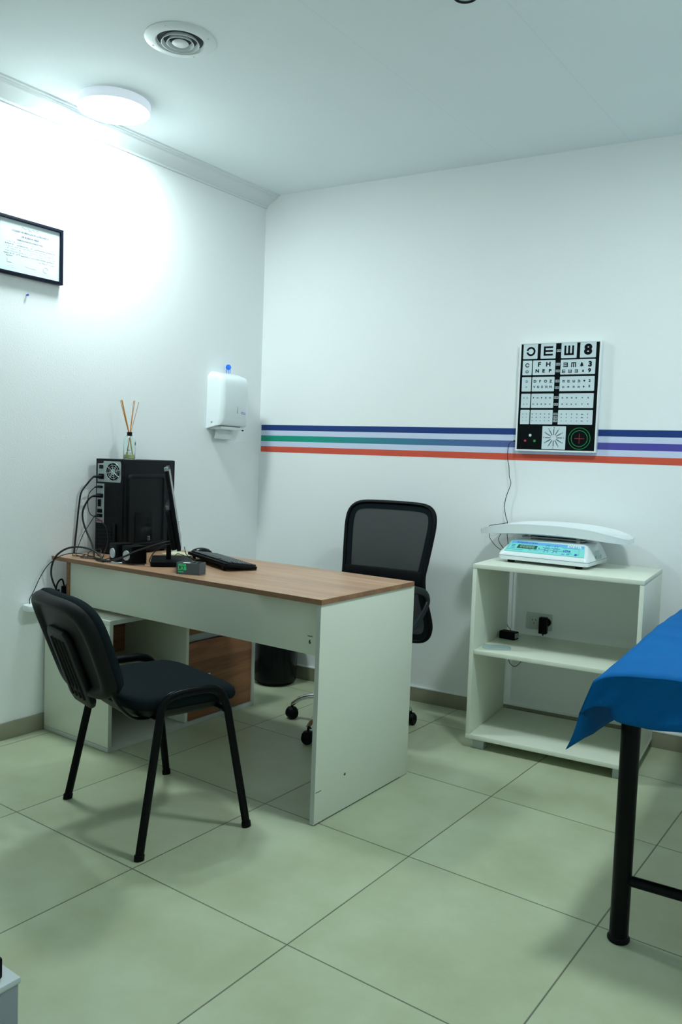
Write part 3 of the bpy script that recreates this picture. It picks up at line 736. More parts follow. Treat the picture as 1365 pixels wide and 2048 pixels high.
# clear sachet
b = BM(); rings_solid(b, sup(0.125, 0.085, 5, 32), [(0, 0.0), (0.97, 0.0004), (1, 0.0015), (0.96, 0.003), (0.6, 0.0045), (0, 0.004)], disp=lambda c: Vector((c.x, c.y, c.z+0.0008*math.sin(c.x*160)*math.sin(c.y*120) if c.z > 0.002 else c.z)))
o = fin('plastic_sachet', b, mat('cloudy_plastic', (0.55, 0.72, 0.74), 0.25, alpha=0.75), None); o.location = wallp(1.585, 0.395, 0.4366); o.rotation_euler = (0, 0, TH+0.35)
tag(o, 'flat clear plastic sachet lying at the left front of the middle board', 'sachet')
pts = [wallp(1.60, 0.012, 0.43), wallp(1.600, 0.014, 0.34), wallp(1.592, 0.020, 0.305), wallp(1.583, 0.026, 0.288), wallp(1.564, 0.030, 0.2712), wallp(1.5465, 0.030, 0.2758), wallp(1.5306, 0.026, 0.293), wallp(1.528, 0.018, 0.33), wallp(1.53, 0.012, 0.43)]
cable('cable_loop', 'loop of thin black cord hanging below the middle board', 'cord', pts, 0.0016)

# ================================================================== EXAMINATION TABLE
t = thing('examination_table', 'black steel examination table at the right edge of the view', 'table', (0, 0, 0)); ex = t
LR = 0.0245
def leg_at(x, y, h=0.655):
    b = BM(); lathe(b, [(LR, 0.006), (LR, h)], 28, c=(x, y, 0)); l = fin('leg', b, MT['black_paint'], t)
    b = BM(); lathe(b, [(LR+0.002, 0), (LR+0.0045, 0.004), (LR+0.0045, 0.010), (LR+0.0005, 0.016)], 28, c=(x, y, 0)); fin('rubber_foot', b, MT['black_plastic'], l)
LP = [(2.532, -1.367), (3.07, -1.325), (2.62, 0.02), (3.00, 0.06)]
for x, y in LP: leg_at(x, y)
for (a_, c_) in (((2.532, -1.367, 0.168), (3.07, -1.325, 0.168)), ((2.62, 0.02, 0.168), (3.00, 0.06, 0.168))):
    b = BM(); tube(b, [a_, c_], 0.014, 16); fin('crossbar', b, MT['black_paint'], t)
b = BM()
for (a_, c_) in (((LP[0]), (LP[1])), ((LP[2]), (LP[3])), ((LP[0]), (LP[2])), ((LP[1]), (LP[3]))):
    tube(b, [(a_[0], a_[1], 0.640), (c_[0], c_[1], 0.640)], 0.014, 12)
fin('frame', b, MT['black_paint'], t)
b = BM()
vs = prism(b, [(2.485, -1.440), (3.11, -1.415), (3.03, 0.17), (2.405, 0.11)], 0.655, 0.712)
fin('mattress', b, MT['black_cloth'], t, bev=0.012, seg=3)

def sheet():
    b = BM()
    K = Vector((2.462, -1.475, 0.706))
    # crease along the foot end (from corner to beyond the frame)
    cre = [K, Vector((2.500, -1.472, 0.722)), Vector((2.543, -1.470, 0.731)), Vector((2.60, -1.468, 0.737)), Vector((2.67, -1.465, 0.742)), Vector((2.80, -1.462, 0.738)), Vector((2.95, -1.458, 0.735)), Vector((3.13, -1.45, 0.728))]
    hem = [Vector((2.436, -1.490, 0.620)), Vector((2.470, -1.475, 0.643)), Vector((2.496, -1.462, 0.640)), Vector((2.522, -1.462, 0.614)), Vector((2.60, -1.475, 0.612)), Vector((2.70, -1.472, 0.625)), Vector((2.90, -1.468, 0.620)), Vector((3.14, -1.462, 0.62))]
    cre_s = catmull(cre, 6); hem_s = catmull(hem, 6)
    n = len(cre_s); NV = 10
    grid = []
    for i in range(n):
        col = []
        for j in range(NV+1):
            t_ = j/NV; p = cre_s[i].lerp(hem_s[i], t_)
            s = i/(n-1)
            bul = 0.020*math.sin(PI*t_)*(0.3+0.7*math.sin(min(1, s*3)*PI/2))
            fold = 0.006*math.sin(s*26)*t_
            p = p+Vector((0, -bul*0.4+0.018*math.sin(PI*min(1, t_*1.2))*(1 if s > 0.12 else s/0.12)+fold, 0))
            col.append(b.verts.new(p))
        grid.append(col)
    for i in range(n-1):
        for j in range(NV): b.faces.new((grid[i][j], grid[i][j+1], grid[i+1][j+1], grid[i+1][j]))
    # top surface
    NT = 30; prev = [c[0] for c in grid]
    for k in range(1, NT+1):
        s = k/NT; row = []
        for i in range(n):
            u = i/(n-1)
            xl = 2.462+(2.372-2.462)*s; xr = 3.13+(3.05-3.13)*s
            zl = 0.706+0.020*min(1, s*2.2); zr = 0.735
            x = xl+(xr-xl)*((cre_s[i].x-2.462)/(3.13-2.462)); y = -1.47+s*1.62+0.055*((x-xl)/(xr-xl))
            edge = max(0, 1-((x-xl)/0.03)) if x-xl < 0.03 else 0
            z = 0.735+(zl-0.735)*edge+0.0016*math.sin(x*37+y*9)+0.0012*math.sin(y*31-x*11)
            if k <= 4: z = z+(cre_s[i].z-z)*(1-k/5)
            row.append(b.verts.new((x, y, z)))
        for i in range(n-1): b.faces.new((prev[i], prev[i+1], row[i+1], row[i]))
        if k == 1: left_edge = [prev[0]]
        left_edge.append(row[0]); prev = row
    # left drape, corner falling to a point
    tip = Vector((2.415, -1.515, 0.528))
    lh = catmull([tip, Vector((2.422, -1.428, 0.536)), Vector((2.428, -1.335, 0.532)), Vector((2.428, -1.22, 0.520)), Vector((2.420, -1.12, 0.512)), Vector((2.405, -0.8, 0.53)), Vector((2.385, -0.3, 0.535)), Vector((2.365, 0.15, 0.53))], 5)
    # near edge of the left drape: shares the end drape's first column then continues to the tip
    near = [v for v in grid[0]]
    ext = [b.verts.new(grid[0][-1].co.lerp(tip, q)+Vector((0.004*math.sin(q*PI), 0, 0))) for q in (0.25, 0.5, 0.75, 1.0)]
    near_all = near+ext; H = len(near_all)-1
    prevc = near_all; L = len(left_edge)-1
    dist = [0.0]
    for k in range(1, L+1): dist.append((left_edge[k].co-left_edge[0].co).length)
    for k in range(1, L+1):
        f = dist[k]/dist[-1]; q = f*(len(lh)-1); i0 = min(int(q), len(lh)-2); pb = lh[i0].lerp(lh[i0+1], q-i0)
        # arc-length: lower edge reaches its y along with the top edge
        yt = left_edge[k].co.y
        best = min(range(len(lh)), key=lambda m_: abs(lh[m_].y-yt)); pb = lh[best].copy(); pb.y = yt
        col = [left_edge[k]]
        for j in range(1, H+1):
            t_ = j/H; p = left_edge[k].co.lerp(pb, t_)
            p.x += 0.010*math.sin(yt*17)*t_*(1-0.3*t_)
            col.append(b.verts.new(p))
        for j in range(H): b.faces.new((prevc[j], col[j], col[j+1], prevc[j+1]))
        prevc = col
    return b
o = fin('blue_sheet', sheet(), MT['sheet'], None, ang=80, recalc=False)
sm = o.modifiers.new('thickness', 'SOLIDIFY'); sm.thickness = 0.0012; sm.offset = 1
tag(o, 'blue disposable sheet draped over the examination table, one corner hanging loose', 'sheet')

# ================================================================== VISITOR CHAIR
vc = thing('visitor_chair', 'black upholstered visitor chair with four steel legs in front of the desk', 'chair', (1.020, -1.638, 0), math.radians(-13.8)); t = vc
for s in (1, -1):
    for (fy, ty, tx) in ((-0.195, -0.118, 0.247), (0.197, 0.128, 0.247)):
        b = BM(); tube(b, [(s*0.278, fy, 0.004), (s*tx, ty, 0.415)], 0.0085, 16, rb=0.0145, up=(0, 1, 0))
        l = fin('leg', b, MT['black_paint'], t)
        b = BM(); tube(b, [(s*0.2785, fy, 0.0), (s*0.277, fy+(ty-fy)*0.03, 0.018)], 0.011, 16, rb=0.017, up=(0, 1, 0)); fin('leg_tip', b, MT['black_plastic'], l)
    b = BM(); tube(b, [(s*0.247, -0.118, 0.413), (s*0.245, -0.110, 0.452), (s*0.244, -0.088, 0.476), (s*0.243, -0.045, 0.486), (s*0.243, 0.02, 0.487), (s*0.243, 0.068, 0.483), (s*0.244, 0.100, 0.467), (s*0.2455, 0.117, 0.440), (s*0.247, 0.128, 0.413)], 0.0085, 16, smooth=5, rb=0.0145, up=(0, 1, 0))
    fin('side_rail', b, MT['black_paint'], t)
b = BM()
for y, z in ((-0.112, 0.408), (0.118, 0.408)): tube(b, [(-0.247, y, z), (0.247, y, z)], 0.009, 12)
for x in (-0.15, 0.15): tube(b, [(x, -0.112, 0.412), (x, 0.118, 0.412)], 0.008, 10)
fin('under_frame', b, MT['black_paint'], t)
def seatz(c):
    x, y = c.x, c.y
    d = -0.030*max(0, (y-0.10)/0.13)**2 + 0.020*max(0, (-y-0.08)/0.14)**2 - 0.006*(1-(x/0.22)**2)*(1-(y/0.21)**2)
    return Vector((x, y, c.z+d))
b = BM(); rings_solid(b, sup(0.455, 0.435, 4.5, 64), [(0, 0.0), (0.90, 0.0), (0.965, 0.006), (0.995, 0.020), (1.0, 0.030), (0.985, 0.042), (0.93, 0.050), (0.8, 0.054), (0.5, 0.056), (0, 0.057)], seatz, Tr(0, 0.005, 0.425))
fin('seat', b, MT['black_cloth'], t, ang=70)
b = BM(); rings_solid(b, sup(0.445, 0.42, 4.2, 56), [(0, -0.030), (0.55, -0.028), (0.80, -0.018), (0.94, 0.0), (1.0, 0.018), (0.97, 0.022), (0, 0.022)], seatz, Tr(0, 0.003, 0.415))
fin('seat_shell', b, MT['shell'], t, ang=60)
# backrest, leaning 16 degrees; local plane XZ -> built in XY then stood up
BKM = Tr(0, -0.312, 0.632) @ Rx(math.radians(90+21))
def bdisp(c):
    return Vector((c.x*(1+0.05*c.y/0.17), c.y, c.z - c.x*c.x*0.60 - 0.25*(max(0, c.y-0.05))**2*2))
def back_outline(sx=1.0, sy=1.0):
    out = []
    for i in range(72):
        a = 2*PI*i/72; c, s = math.cos(a), math.sin(a)
        n = 3.4 if s > 0 else 6.0
        out.append((0.222*sx*math.copysign(abs(c)**(2/n), c), 0.168*sy*math.copysign(abs(s)**(2/n), s)))
    return out
# after BKM, +Z of the flat build points to local -Y (rear of the chair)
b = BM(); rings_solid(b, back_outline(), [(0, -0.040), (0.5, -0.042), (0.85, -0.040), (0.96, -0.030), (1.0, -0.012), (0.99, 0.002), (0.95, 0.004), (0, 0.004)], bdisp, BKM)
fin('backrest', b, MT['black_cloth'], t, ang=70)
b = BM(); rings_solid(b, back_outline(0.995, 0.995), [(0, 0.0), (0.95, -0.002), (1.0, 0.0), (1.0, 0.014), (0.975, 0.026), (0.93, 0.032), (0.86, 0.031), (0.80, 0.020), (0.775, 0.0135), (0.70, 0.012), (0.4, 0.012), (0, 0.012)], bdisp, BKM)
bs_ = fin('back_shell', b, MT['shell'], t, ang=60)
# ribbed centre housing of the shell
b = BM()
hs = [(-0.088, -0.185), (-0.062, -0.212), (0.062, -0.212), (0.088, -0.185), (0.084, 0.035), (0.062, 0.062), (-0.062, 0.062), (-0.084, 0.035)]
prism(b, hs, 0.006, 0.028, BKM)
fin('centre_housing', b, MT['shell'], bs_, bev=0.008, seg=3)
b = BM()
for k in range(4):
    x = -0.045+k*0.030
    tube(b, [tuple(BKM @ Vector((x, -0.180, 0.028))), tuple(BKM @ Vector((x, 0.030, 0.028)))], 0.0055, 8)
fin('ribs', b, MT['shell'], bs_)
for s in (-1, 1):
    b = BM(); tube(b, [(s*0.155, -0.02, 0.402), (s*0.165, -0.10, 0.400), (s*0.178, -0.165, 0.410), (s*0.186, -0.205, 0.438), (s*0.188, -0.238, 0.480), (s*0.186, -0.262, 0.540)], 0.013, 12, smooth=5, rb=0.0045, up=(0, 0, 1))
    fin('back_bracket', b, MT['black_paint'], t)

# ================================================================== OFFICE CHAIR
oc = thing('office_chair', 'black mesh-back swivel office chair with chrome base behind the desk', 'chair', wallp(0.960, 0.570), TH); t = oc
BX = 0.014
half = [(0, 1.037), (0.10, 1.036), (0.165, 1.032), (0.205, 1.018), (0.230, 0.985), (0.236, 0.93), (0.230, 0.85), (0.222, 0.77), (0.215, 0.70), (0.220, 0.63), (0.235, 0.56), (0.250, 0.49), (0.250, 0.445), (0.232, 0.405), (0.19, 0.382), (0.10, 0.374)]
out = [(x+BX, z) for x, z in half+[(0, 0.372)]+[(-x, z) for x, z in reversed(half[1:])]]
def yb(x, z): return 0.262+0.24*max(0, z-0.68)+0.16*max(0, 0.66-z) - 0.35*(x-BX)**2
b = BM(); tube(b, [(x, yb(x, z), z) for x, z in out], 0.0125, 12, closed=True, smooth=4, rb=0.010)
bf = fin('back_frame', b, MT['black_plastic'], t)
b = BM()
N1 = 24
for (za, zb_, th) in ((0.655, 0.722, 0.012),):
    A = []; 
    for i in range(N1+1):
        x = BX-0.212+0.424*i/N1
        A.append([b.verts.new((x, yb(x, z)+dy, z)) for z, dy in ((za, -th), (za, th), (zb_, th), (zb_, -th))])
    for i in range(N1):
        for j in range(4): b.faces.new((A[i][j], A[i][(j+1) % 4], A[i+1][(j+1) % 4], A[i+1][j]))
    b.faces.new(A[0]); b.faces.new(A[-1])
fin('cross_bar', b, MT['black_plastic'], t, bev=0.004)
def mesh_mat():
    m = bpy.data.materials.new('chair_mesh_fabric'); m.use_nodes = True; nt = m.node_tree; bs = nt.nodes['Principled BSDF']
    bs.inputs['Base Color'].default_value = (0.004, 0.006, 0.007, 1); bs.inputs['Roughness'].default_value = 0.6
    tc = nt.nodes.new('ShaderNodeTexCoord'); sp = nt.nodes.new('ShaderNodeSeparateXYZ'); nt.links.new(tc.outputs['Object'], sp.inputs[0])
    def mth(op, a, b_=0.0):
        n = nt.nodes.new('ShaderNodeMath'); n.operation = op
        for i, v in enumerate((a, b_)):
            if isinstance(v, (int, float)): n.inputs[i].default_value = v
            else: nt.links.new(v, n.inputs[i])
        return n.outputs[0]
    sx = mth('SINE', mth('MULTIPLY', sp.outputs[0], 2*PI/0.0034)); sz = mth('SINE', mth('MULTIPLY', sp.outputs[2], 2*PI/0.0040))
    hole = mth('GREATER_THAN', mth('MULTIPLY', sx, sz), 0.66)
    nt.links.new(mth('SUBTRACT', 1.0, mth('MULTIPLY', hole, 0.5)), bs.inputs['Alpha'])
    return m
MESHM = mesh_mat()
def halfw(z):
    H = [(z_, x_) for x_, z_ in half]; H.sort()
    for (z0, x0), (z1, x1) in zip(H, H[1:]):
        if z0 <= z <= z1: return x0+(x1-x0)*(z-z0)/max(1e-6, z1-z0)
    return 0.1
def mesh_panel(z0, z1, name):
    b = BM(); NZ, NX = 30, 16; rows = []
    for k in range(NZ+1):
        z = z0+(z1-z0)*k/NZ; hw = max(0.02, halfw(z)-0.006)
        rows.append([b.verts.new((x, yb(x, z)+0.001, z)) for x in [BX+hw*(-1+2*i/NX) for i in range(NX+1)]])
    for A, B in zip(rows, rows[1:]):
        for i in range(NX): b.faces.new((A[i], A[i+1], B[i+1], B[i]))
    return fin(name, b, MESHM, t)
mesh_panel(0.715, 1.032, 'upper_mesh'); mesh_panel(0.380, 0.672, 'lower_mesh')
# wider border band of the back
def band():
    b = BM(); pts = catmull([(x, 0, z) for x, z in out], 4, True); cz_ = 0.70; n = len(pts); R = []
    for i, p in enumerate(pts):
        t_ = (pts[(i+1) % n]-pts[i-1]).normalized(); nrm = Vector((t_.z, 0, -t_.x))
        if nrm.dot(Vector((0, 0, cz_))-p) < 0: nrm = -nrm
        q = p+nrm*0.034
        R.append([b.verts.new((p.x, yb(p.x, p.z)-0.004, p.z)), b.verts.new((q.x, yb(q.x, q.z)-0.003, q.z)), b.verts.new((q.x, yb(q.x, q.z)+0.004, q.z)), b.verts.new((p.x, yb(p.x, p.z)+0.005, p.z))])
    for i in range(n):
        for j in range(4): b.faces.new((R[i][j], R[i][(j+1) % 4], R[(i+1) % n][(j+1) % 4], R[(i+1) % n][j]))
    return b
fin('fabric_border', band(), MT['black_cloth'], t)
b = BM(); rings_solid(b, sup(0.47, 0.45, 4, 48), [(0, 0), (0.9, 0), (0.98, 0.012), (1.0, 0.032), (0.97, 0.052), (0.85, 0.062), (0.4, 0.064), (0, 0.064)], seatz, Tr(0, 0.0, 0.435)); fin('seat', b, MT['black_cloth'], t)
bx('mechanism', -0.08, 0.08, -0.10, 0.14, 0.395, 0.434, MT['black_plastic'], t, bev=0.006)
b = BM(); tube(b, [(0, 0.10, 0.405), (0, 0.22, 0.40), (0, yb(0, 0.42)+0.035, 0.46), (0, yb(0, 0.69)+0.022, 0.69)], 0.028, 12, smooth=5, rb=0.008); fin('back_support', b, MT['black_plastic'], t)
for s in (-1, 1):
    b = BM()
    tube(b, [(s*0.245, 0.07, 0.462), (s*0.250, 0.16, 0.505), (s*0.252, 0.235, 0.552), (s*0.252, 0.262, 0.590), (s*0.252, 0.225, 0.628), (s*0.252, 0.13, 0.655), (s*0.252, 0.03, 0.668), (s*0.252, -0.09, 0.665), (s*0.250, -0.13, 0.64), (s*0.247, -0.10, 0.56), (s*0.243, -0.04, 0.480)], 0.017, 12, smooth=6, rb=0.009, up=(1, 0, 0))
    fin('armrest', b, MT['armrest'], t)
b = BM(); lathe(b, [(0.025, 0.13), (0.025, 0.25), (0.014, 0.252), (0.014, 0.40)], 24); fin('gas_column', b, MT['chrome'], t, ang=40)
b = BM(); lathe(b, [(0.03, 0.095), (0.042, 0.10), (0.042, 0.135), (0.028, 0.142)], 32); fin('base_hub', b, MT['chrome'], t, ang=40)
for k in range(5):
    a = math.radians(195+72*k)-TH; c, s = math.cos(a), math.sin(a)
    P_ = [(r_*c, r_*s, z_) for r_, z_ in ((0.03, 0.118), (0.10, 0.132), (0.18, 0.126), (0.250, 0.104), (0.294, 0.072))]
    b = BM(); tube(b, P_, 0.021, 16, smooth=6, rb=0.014, taper=lambda q: 1.1-0.35*q); fin('base_arm', b, MT['chrome'], t)
    b = BM(); wx, wy = 0.297*c, 0.297*s; ca = a+0.9+k
    for q in (-1, 1):
        lathe(b, [(0.008, -0.009), (0.024, -0.009), (0.0265, -0.005), (0.0265, 0.005), (0.024, 0.009), (0.008, 0.009)], 24, M4=Tr(wx-math.sin(ca)*0.013*q, wy+math.cos(ca)*0.013*q, 0.0268) @ Rz(ca) @ Rx(PI/2))
    tube(b, [(wx, wy, 0.04), (wx, wy, 0.072)], 0.006, 8)
    lathe(b, [(0.0, 0.058), (0.020, 0.054), (0.029, 0.042), (0.030, 0.030), (0.026, 0.028), (0.0, 0.030)], 20, c=(wx, wy, 0))
    fin('caster', b, MT['black_plastic'], t, ang=50)

# ================================================================== WASTE BIN
wb = thing('waste_bin', 'black waste bin lined with a black plastic bag behind the desk', 'bin', (0.264, -0.112, 0))
b = BM(); lathe(b, [(0, 0.0), (0.095, 0.0), (0.100, 0.004), (0.108, 0.275), (0.105, 0.275), (0.096, 0.008), (0, 0.006)], 48); fin('body', b, MT['black_plastic'], wb)
b = BM(); vs = lathe(b, [(0.107, 0.26), (0.110, 0.290), (0.114, 0.294), (0.1175, 0.288), (0.1195, 0.24), (0.1195, 0.16), (0.1185, 0.08), (0.1165, 0.02), (0.1150, 0.02), (0.110, 0.27), (0.104, 0.20), (0.102, 0.20)], 72, annulus=True)
for v in b.verts:
    a = math.atan2(v.co.y, v.co.x); k = 1+0.004*math.sin(a*9+v.co.z*20)+0.004*math.sin(a*23+v.co.z*60)
    v.co.x *= k; v.co.y *= k
fin('bag', b, mat('black_bin_bag', (0.002, 0.0028, 0.0035), 0.2, spec=0.3), wb, ang=80)

# ================================================================== PC TOWER
tw = thing('computer_tower', 'black desktop computer tower on the left end of the desk, rear ports facing out', 'computer', (0.058, -1.168, DZ), 0.15); t = tw
W, D, H = 0.160, 0.350, 0.430
PB = MT['black_paint']
case_m = mat('black_case_paint', (0.0015, 0.0028, 0.005), 0.42, spec=0.25, bump=0.2, bscale=1500)
bx('case', 0, W, 0, D, 0.006, H, case_m, t, bev=0.003)
for x in (0.02, W-0.02):
    for y in (0.04, D-0.05):
        b = BM(); lathe(b, [(0.010, 0), (0.011, 0.006)], 12, c=(x, y, 0)); fin('rubber_foot', b, MT['black_plastic'], t)
b = BM()       # side panel with a raised frame pressing
SP_ = Matrix(((0, 0, 1, W), (1, 0, 0, 0), (0, 1, 0, 0), (0, 0, 0, 1)))   # u=y, v=z, h=+x
def rr_ring(bm, rects, M4):
    R = []; allv = []
    for (x0, x1, y0, y1, r, h) in rects:
        ring = [bm.verts.new((x, y, h)) for x, y in rrect(x0, x1, y0, y1, r, 6)]; R.append(ring); allv += ring
    for A, B in zip(R, R[1:]):
        for j in range(len(A)): k = (j+1) % len(A); bm.faces.new((A[j], A[k], B[k], B[j]))
    bm.faces.new(R[-1]); bmesh.ops.transform(bm, matrix=M4, verts=allv)
rr_ring(b, [(0.010, D-0.030, 0.012, H-0.008, 0.003, 0.0), (0.010, D-0.030, 0.012, H-0.008, 0.003, 0.0012), (0.030, 0.290, 0.03, 0.365, 0.022, 0.0012), (0.036, 0.284, 0.036, 0.359, 0.018, 0.008), (0.048, 0.274, 0.046, 0.350, 0.012, 0.008), (0.052, 0.270, 0.050, 0.346, 0.010, 0.003)], SP_)
sidep = fin('side_panel', b, case_m, t, ang=25)
b = BM(); rr_ring(b, [(0.080, 0.195, 0.055, 0.190, 0.003, 0.0031), (0.080, 0.195, 0.055, 0.190, 0.003, 0.0045), (0.083, 0.192, 0.055, 0.187, 0.003, 0.0045), (0.084, 0.191, 0.055, 0.186, 0.003, 0.0033)], SP_)
fin('side_vent', b, MT['black_gloss'], sidep, ang=25)
b = BM()
for k in range(9):
    y = 0.168+0.006*(k % 3)+0.003*random.random(); z = 0.058+0.008*(k//3)
    box(b, W+0.0036, W+0.0040, y, y+0.003, z, z+0.003)
fin('vent_specks', b, MT['white_plastic'], sidep, smooth=False)
galv = mat('galvanised_plate', (0.40, 0.47, 0.47), 0.4, 0.35)
# rear: local -y face
def rear(bm, poly, h0, h1): prism(bm, poly, h0, h1, STAND)       # STAND: u=x, v=z, h=-y
psu = BM(); rear(psu, [(0.012, 0.326), (0.146, 0.326), (0.149, 0.340), (0.149, 0.408), (0.144, 0.420), (0.048, 0.420), (0.044, 0.410), (0.012, 0.408)], 0.0, 0.0012)
psu = fin('power_supply_plate', psu, galv, t, smooth=False)
b = BM(); lathe(b, [(0, 0.0013), (0.041, 0.0013), (0.041, 0.0018), (0, 0.0018)], 40, M4=Tr(0.104, 0, 0.373) @ STAND); fin('fan_opening', b, MT['ink'], psu, smooth=False)
b = BM()
def ring3(bm, cx, cz2, r, w2, M=None):
    tube(bm, [(cx+r*math.cos(a), -0.0028, cz2+r*math.sin(a)) for a in [2*PI*i/40 for i in range(40)]], w2, 6, closed=True)
for r_ in (0.040, 0.030, 0.021): ring3(b, 0.104, 0.373, r_, 0.0011)
for k in range(8):
    a = k*PI/4+0.2; tube(b, [(0.104, -0.0028, 0.373), (0.104+0.041*math.cos(a), -0.0028, 0.373+0.041*math.sin(a))], 0.0011, 6)
lathe(b, [(0, 0.0015), (0.014, 0.0015), (0.014, 0.0035), (0, 0.0035)], 24, M4=Tr(0.104, 0, 0.373) @ STAND)
fin('fan_grille', b, galv, psu)
b = BM(); box(b, 0.022, 0.044, -0.004, -0.001, 0.385, 0.402); fin('power_switch', b, MT['black_gloss'], psu, bev=0.001)
b = BM(); box(b, 0.018, 0.050, -0.0035, -0.001, 0.338, 0.362); fin('power_inlet', b, MT['black_plastic'], psu, bev=0.001)
b = BM(); rear(b, [(0.008, 0.140), (0.052, 0.140), (0.052, 0.318), (0.008, 0.318)], 0, 0.0012); io = fin('port_plate', b, galv, t, smooth=False)
b = BM()
for (x0, x1, z0, z1) in ((0.014, 0.044, 0.298, 0.308), (0.013, 0.046, 0.254, 0.272), (0.018, 0.034, 0.214, 0.246), (0.016, 0.042, 0.186, 0.203), (0.014, 0.044, 0.165, 0.180)): box(b, x0, x1, -0.006, -0.001, z0, z1)
fin('sockets', b, MT['black_plastic'], io, bev=0.0008)
b = BM()
for k, x in enumerate((0.018, 0.030, 0.042)): lathe(b, [(0.0, 0.001), (0.0045, 0.001), (0.0045, 0.004), (0.002, 0.004), (0.002, 0.003), (0, 0.003)], 14, M4=Tr(x, 0, 0.150) @ STAND)
fin('audio_jack', b, mat('audio_pink', (0.45, 0.05, 0.12), 0.4), io)
b = BM()
for k in range(16):
    for j in range(9):
        x = 0.064+j*0.0108+(0.0054 if k % 2 else 0); z = 0.172+k*0.0088
        if x > 0.150: continue
        n6 = [(x+0.0040*math.cos(i*PI/3+PI/6), z+0.0040*math.sin(i*PI/3+PI/6)) for i in range(6)]
        rear(b, n6, 0.0001, 0.0006)
fin('vent_holes', b, mat('hole_black', (0.001, 0.001, 0.001), 0.9), t, smooth=False)
for k in range(7):
    z = 0.020+k*0.0165
    b = BM(); rear(b, rrect(0.010, 0.102, z, z+0.013, 0.001, 2), 0.0, 0.0022); fin('slot_cover', b, case_m, t, bev=0.0008)
b = BM(); box(b, 0.112, 0.128, -0.010, 0, 0.015, 0.140); fin('slot_cover_clamp', b, case_m, t, bev=0.002)
b = BM(); box(b, 0.001, W-0.001, D, D+0.012, 0.004, H-0.001); fin('front_bezel', b, MT['black_gloss'], t, bev=0.004, seg=3)
TWM = Tr(0.058, -1.168, DZ) @ Rz(0.15)
def TW(x, y, z): return tuple(TWM @ Vector((x, y, z)))
# plugs and cables at its back
def plug_cord(name, label, start, pts, r, pr_=0.008, pw_=0.013, ln=0.035):
    q = thing(name, label, 'cable', (0, 0, 0))
    b = BM(); a0 = Vector(TW(*start)); a1 = Vector(TW(start[0]-0.006, start[1]-ln, start[2]-0.002))
    tube(b, [a0, a0.lerp(a1, .5), a1], pw_, 12, rb=pr_, taper=lambda s: 1-0.45*s); fin('plug', b, MT['black_plastic'], q)
    b = BM(); tube(b, [a0.lerp(a1, .8), a1]+[Vector(p) for p in pts], r, 8, smooth=8); fin('cord', b, MT['cable'], q); return q
plug_cord('power_cable', 'thick black power cable from the top tower socket down past the desk end', (0.032, -0.0052, 0.350),
          [(0.040, -1.195, 1.095), (0.027, -1.222, 1.05), (0.022, -1.230, 0.99), (0.020, -1.236, 0.92), (0.018, -1.243, 0.84), (0.015, -1.250, 0.76), (0.016, -1.27, 0.66), (0.022, -1.30, 0.62)], 0.0042)
plug_cord('video_cable', 'thick black video cable looping from the middle socket of the tower down to the desk', (0.030, -0.0075, 0.263),
          [(0.078, -1.222, 1.02), (0.056, -1.232, 0.975), (0.058, -1.235, 0.93), (0.085, -1.235, 0.88), (0.130, -1.240, 0.83), (0.175, -1.262, 0.795), (0.230, -1.300, 0.782), (0.300, -1.318, 0.7805), (0.36, -1.318, 0.7805)], 0.0042)
plug_cord('usb_cable', 'thin black cable hanging from the small upper plug at the back of the tower', (0.030, -0.0075, 0.303),
          [(0.060, -1.205, 1.045), (0.052, -1.205, 0.995), (0.070, -1.205, 0.955), (0.115, -1.195, 0.935), (0.150, -1.18, 0.90), (0.165, -1.18, 0.84), (0.180, -1.21, 0.79), (0.21, -1.24, 0.7785)], 0.0020, 0.005, 0.010, 0.022)
plug_cord('audio_cable', 'thin black cable from the lowest tower plug, trailing to the two speakers', (0.028, -0.0075, 0.172),
          [(0.052, -1.20, 0.90), (0.035, -1.215, 0.86), (0.030, -1.235, 0.81), (0.060, -1.27, 0.779), (0.13, -1.30, 0.778), (0.20, -1.28, 0.778), (0.28, -1.295, 0.778), (0.335, -1.293, 0.79)], 0.0018, 0.005, 0.008, 0.02)
cable('arched_cable', 'thick black cable arching over the front edge of the desk into the power strip', 'cable',
      [(0.36, -1.330, 0.780), (0.315, -1.325, 0.781), (0.285, -1.315, 0.797), (0.235, -1.315, 0.815), (0.175, -1.335, 0.824), (0.125, -1.362, 0.815), (0.088, -1.386, 0.785), (0.066, -1.394, 0.745), (0.052, -1.390, 0.70), (0.046, -1.375, 0.66), (0.045, -1.360, 0.630)], 0.0042)
cable('wall_box_cable', 'thin black cord dropping from the desk edge to the white wall box', 'cord',
      [(0.30, -1.30, 0.7785), (0.22, -1.305, 0.785), (0.16, -1.335, 0.795), (0.11, -1.375, 0.785), (0.060, -1.405, 0.745), (0.035, -1.43, 0.690), (0.018, -1.452, 0.625), (0.014, -1.468, 0.592), (0.018, -1.470, 0.570)], 0.0019)
cable('monitor_cable', 'black cable bundle rising from the desk to the back of the monitor', 'cable',
      [(0.33, -1.338, 0.781), (0.38, -1.330, 0.786), (0.44, -1.318, 0.806), (0.50, -1.300, 0.835), (0.555, -1.270, 0.858), (0.600, -1.235, 0.876), (0.630, -1.200, 0.884)], 0.0040)
cable('monitor_cable', 'thin black cable drooping between the speakers and the monitor', 'cable',
      [(0.62, -1.19, 0.872), (0.575, -1.215, 0.860), (0.53, -1.225, 0.832), (0.505, -1.23, 0.80), (0.49, -1.215, 0.7795), (0.52, -1.18, 0.778), (0.58, -1.19, 0.7785), (0.60, -1.235, 0.778)], 0.0020)
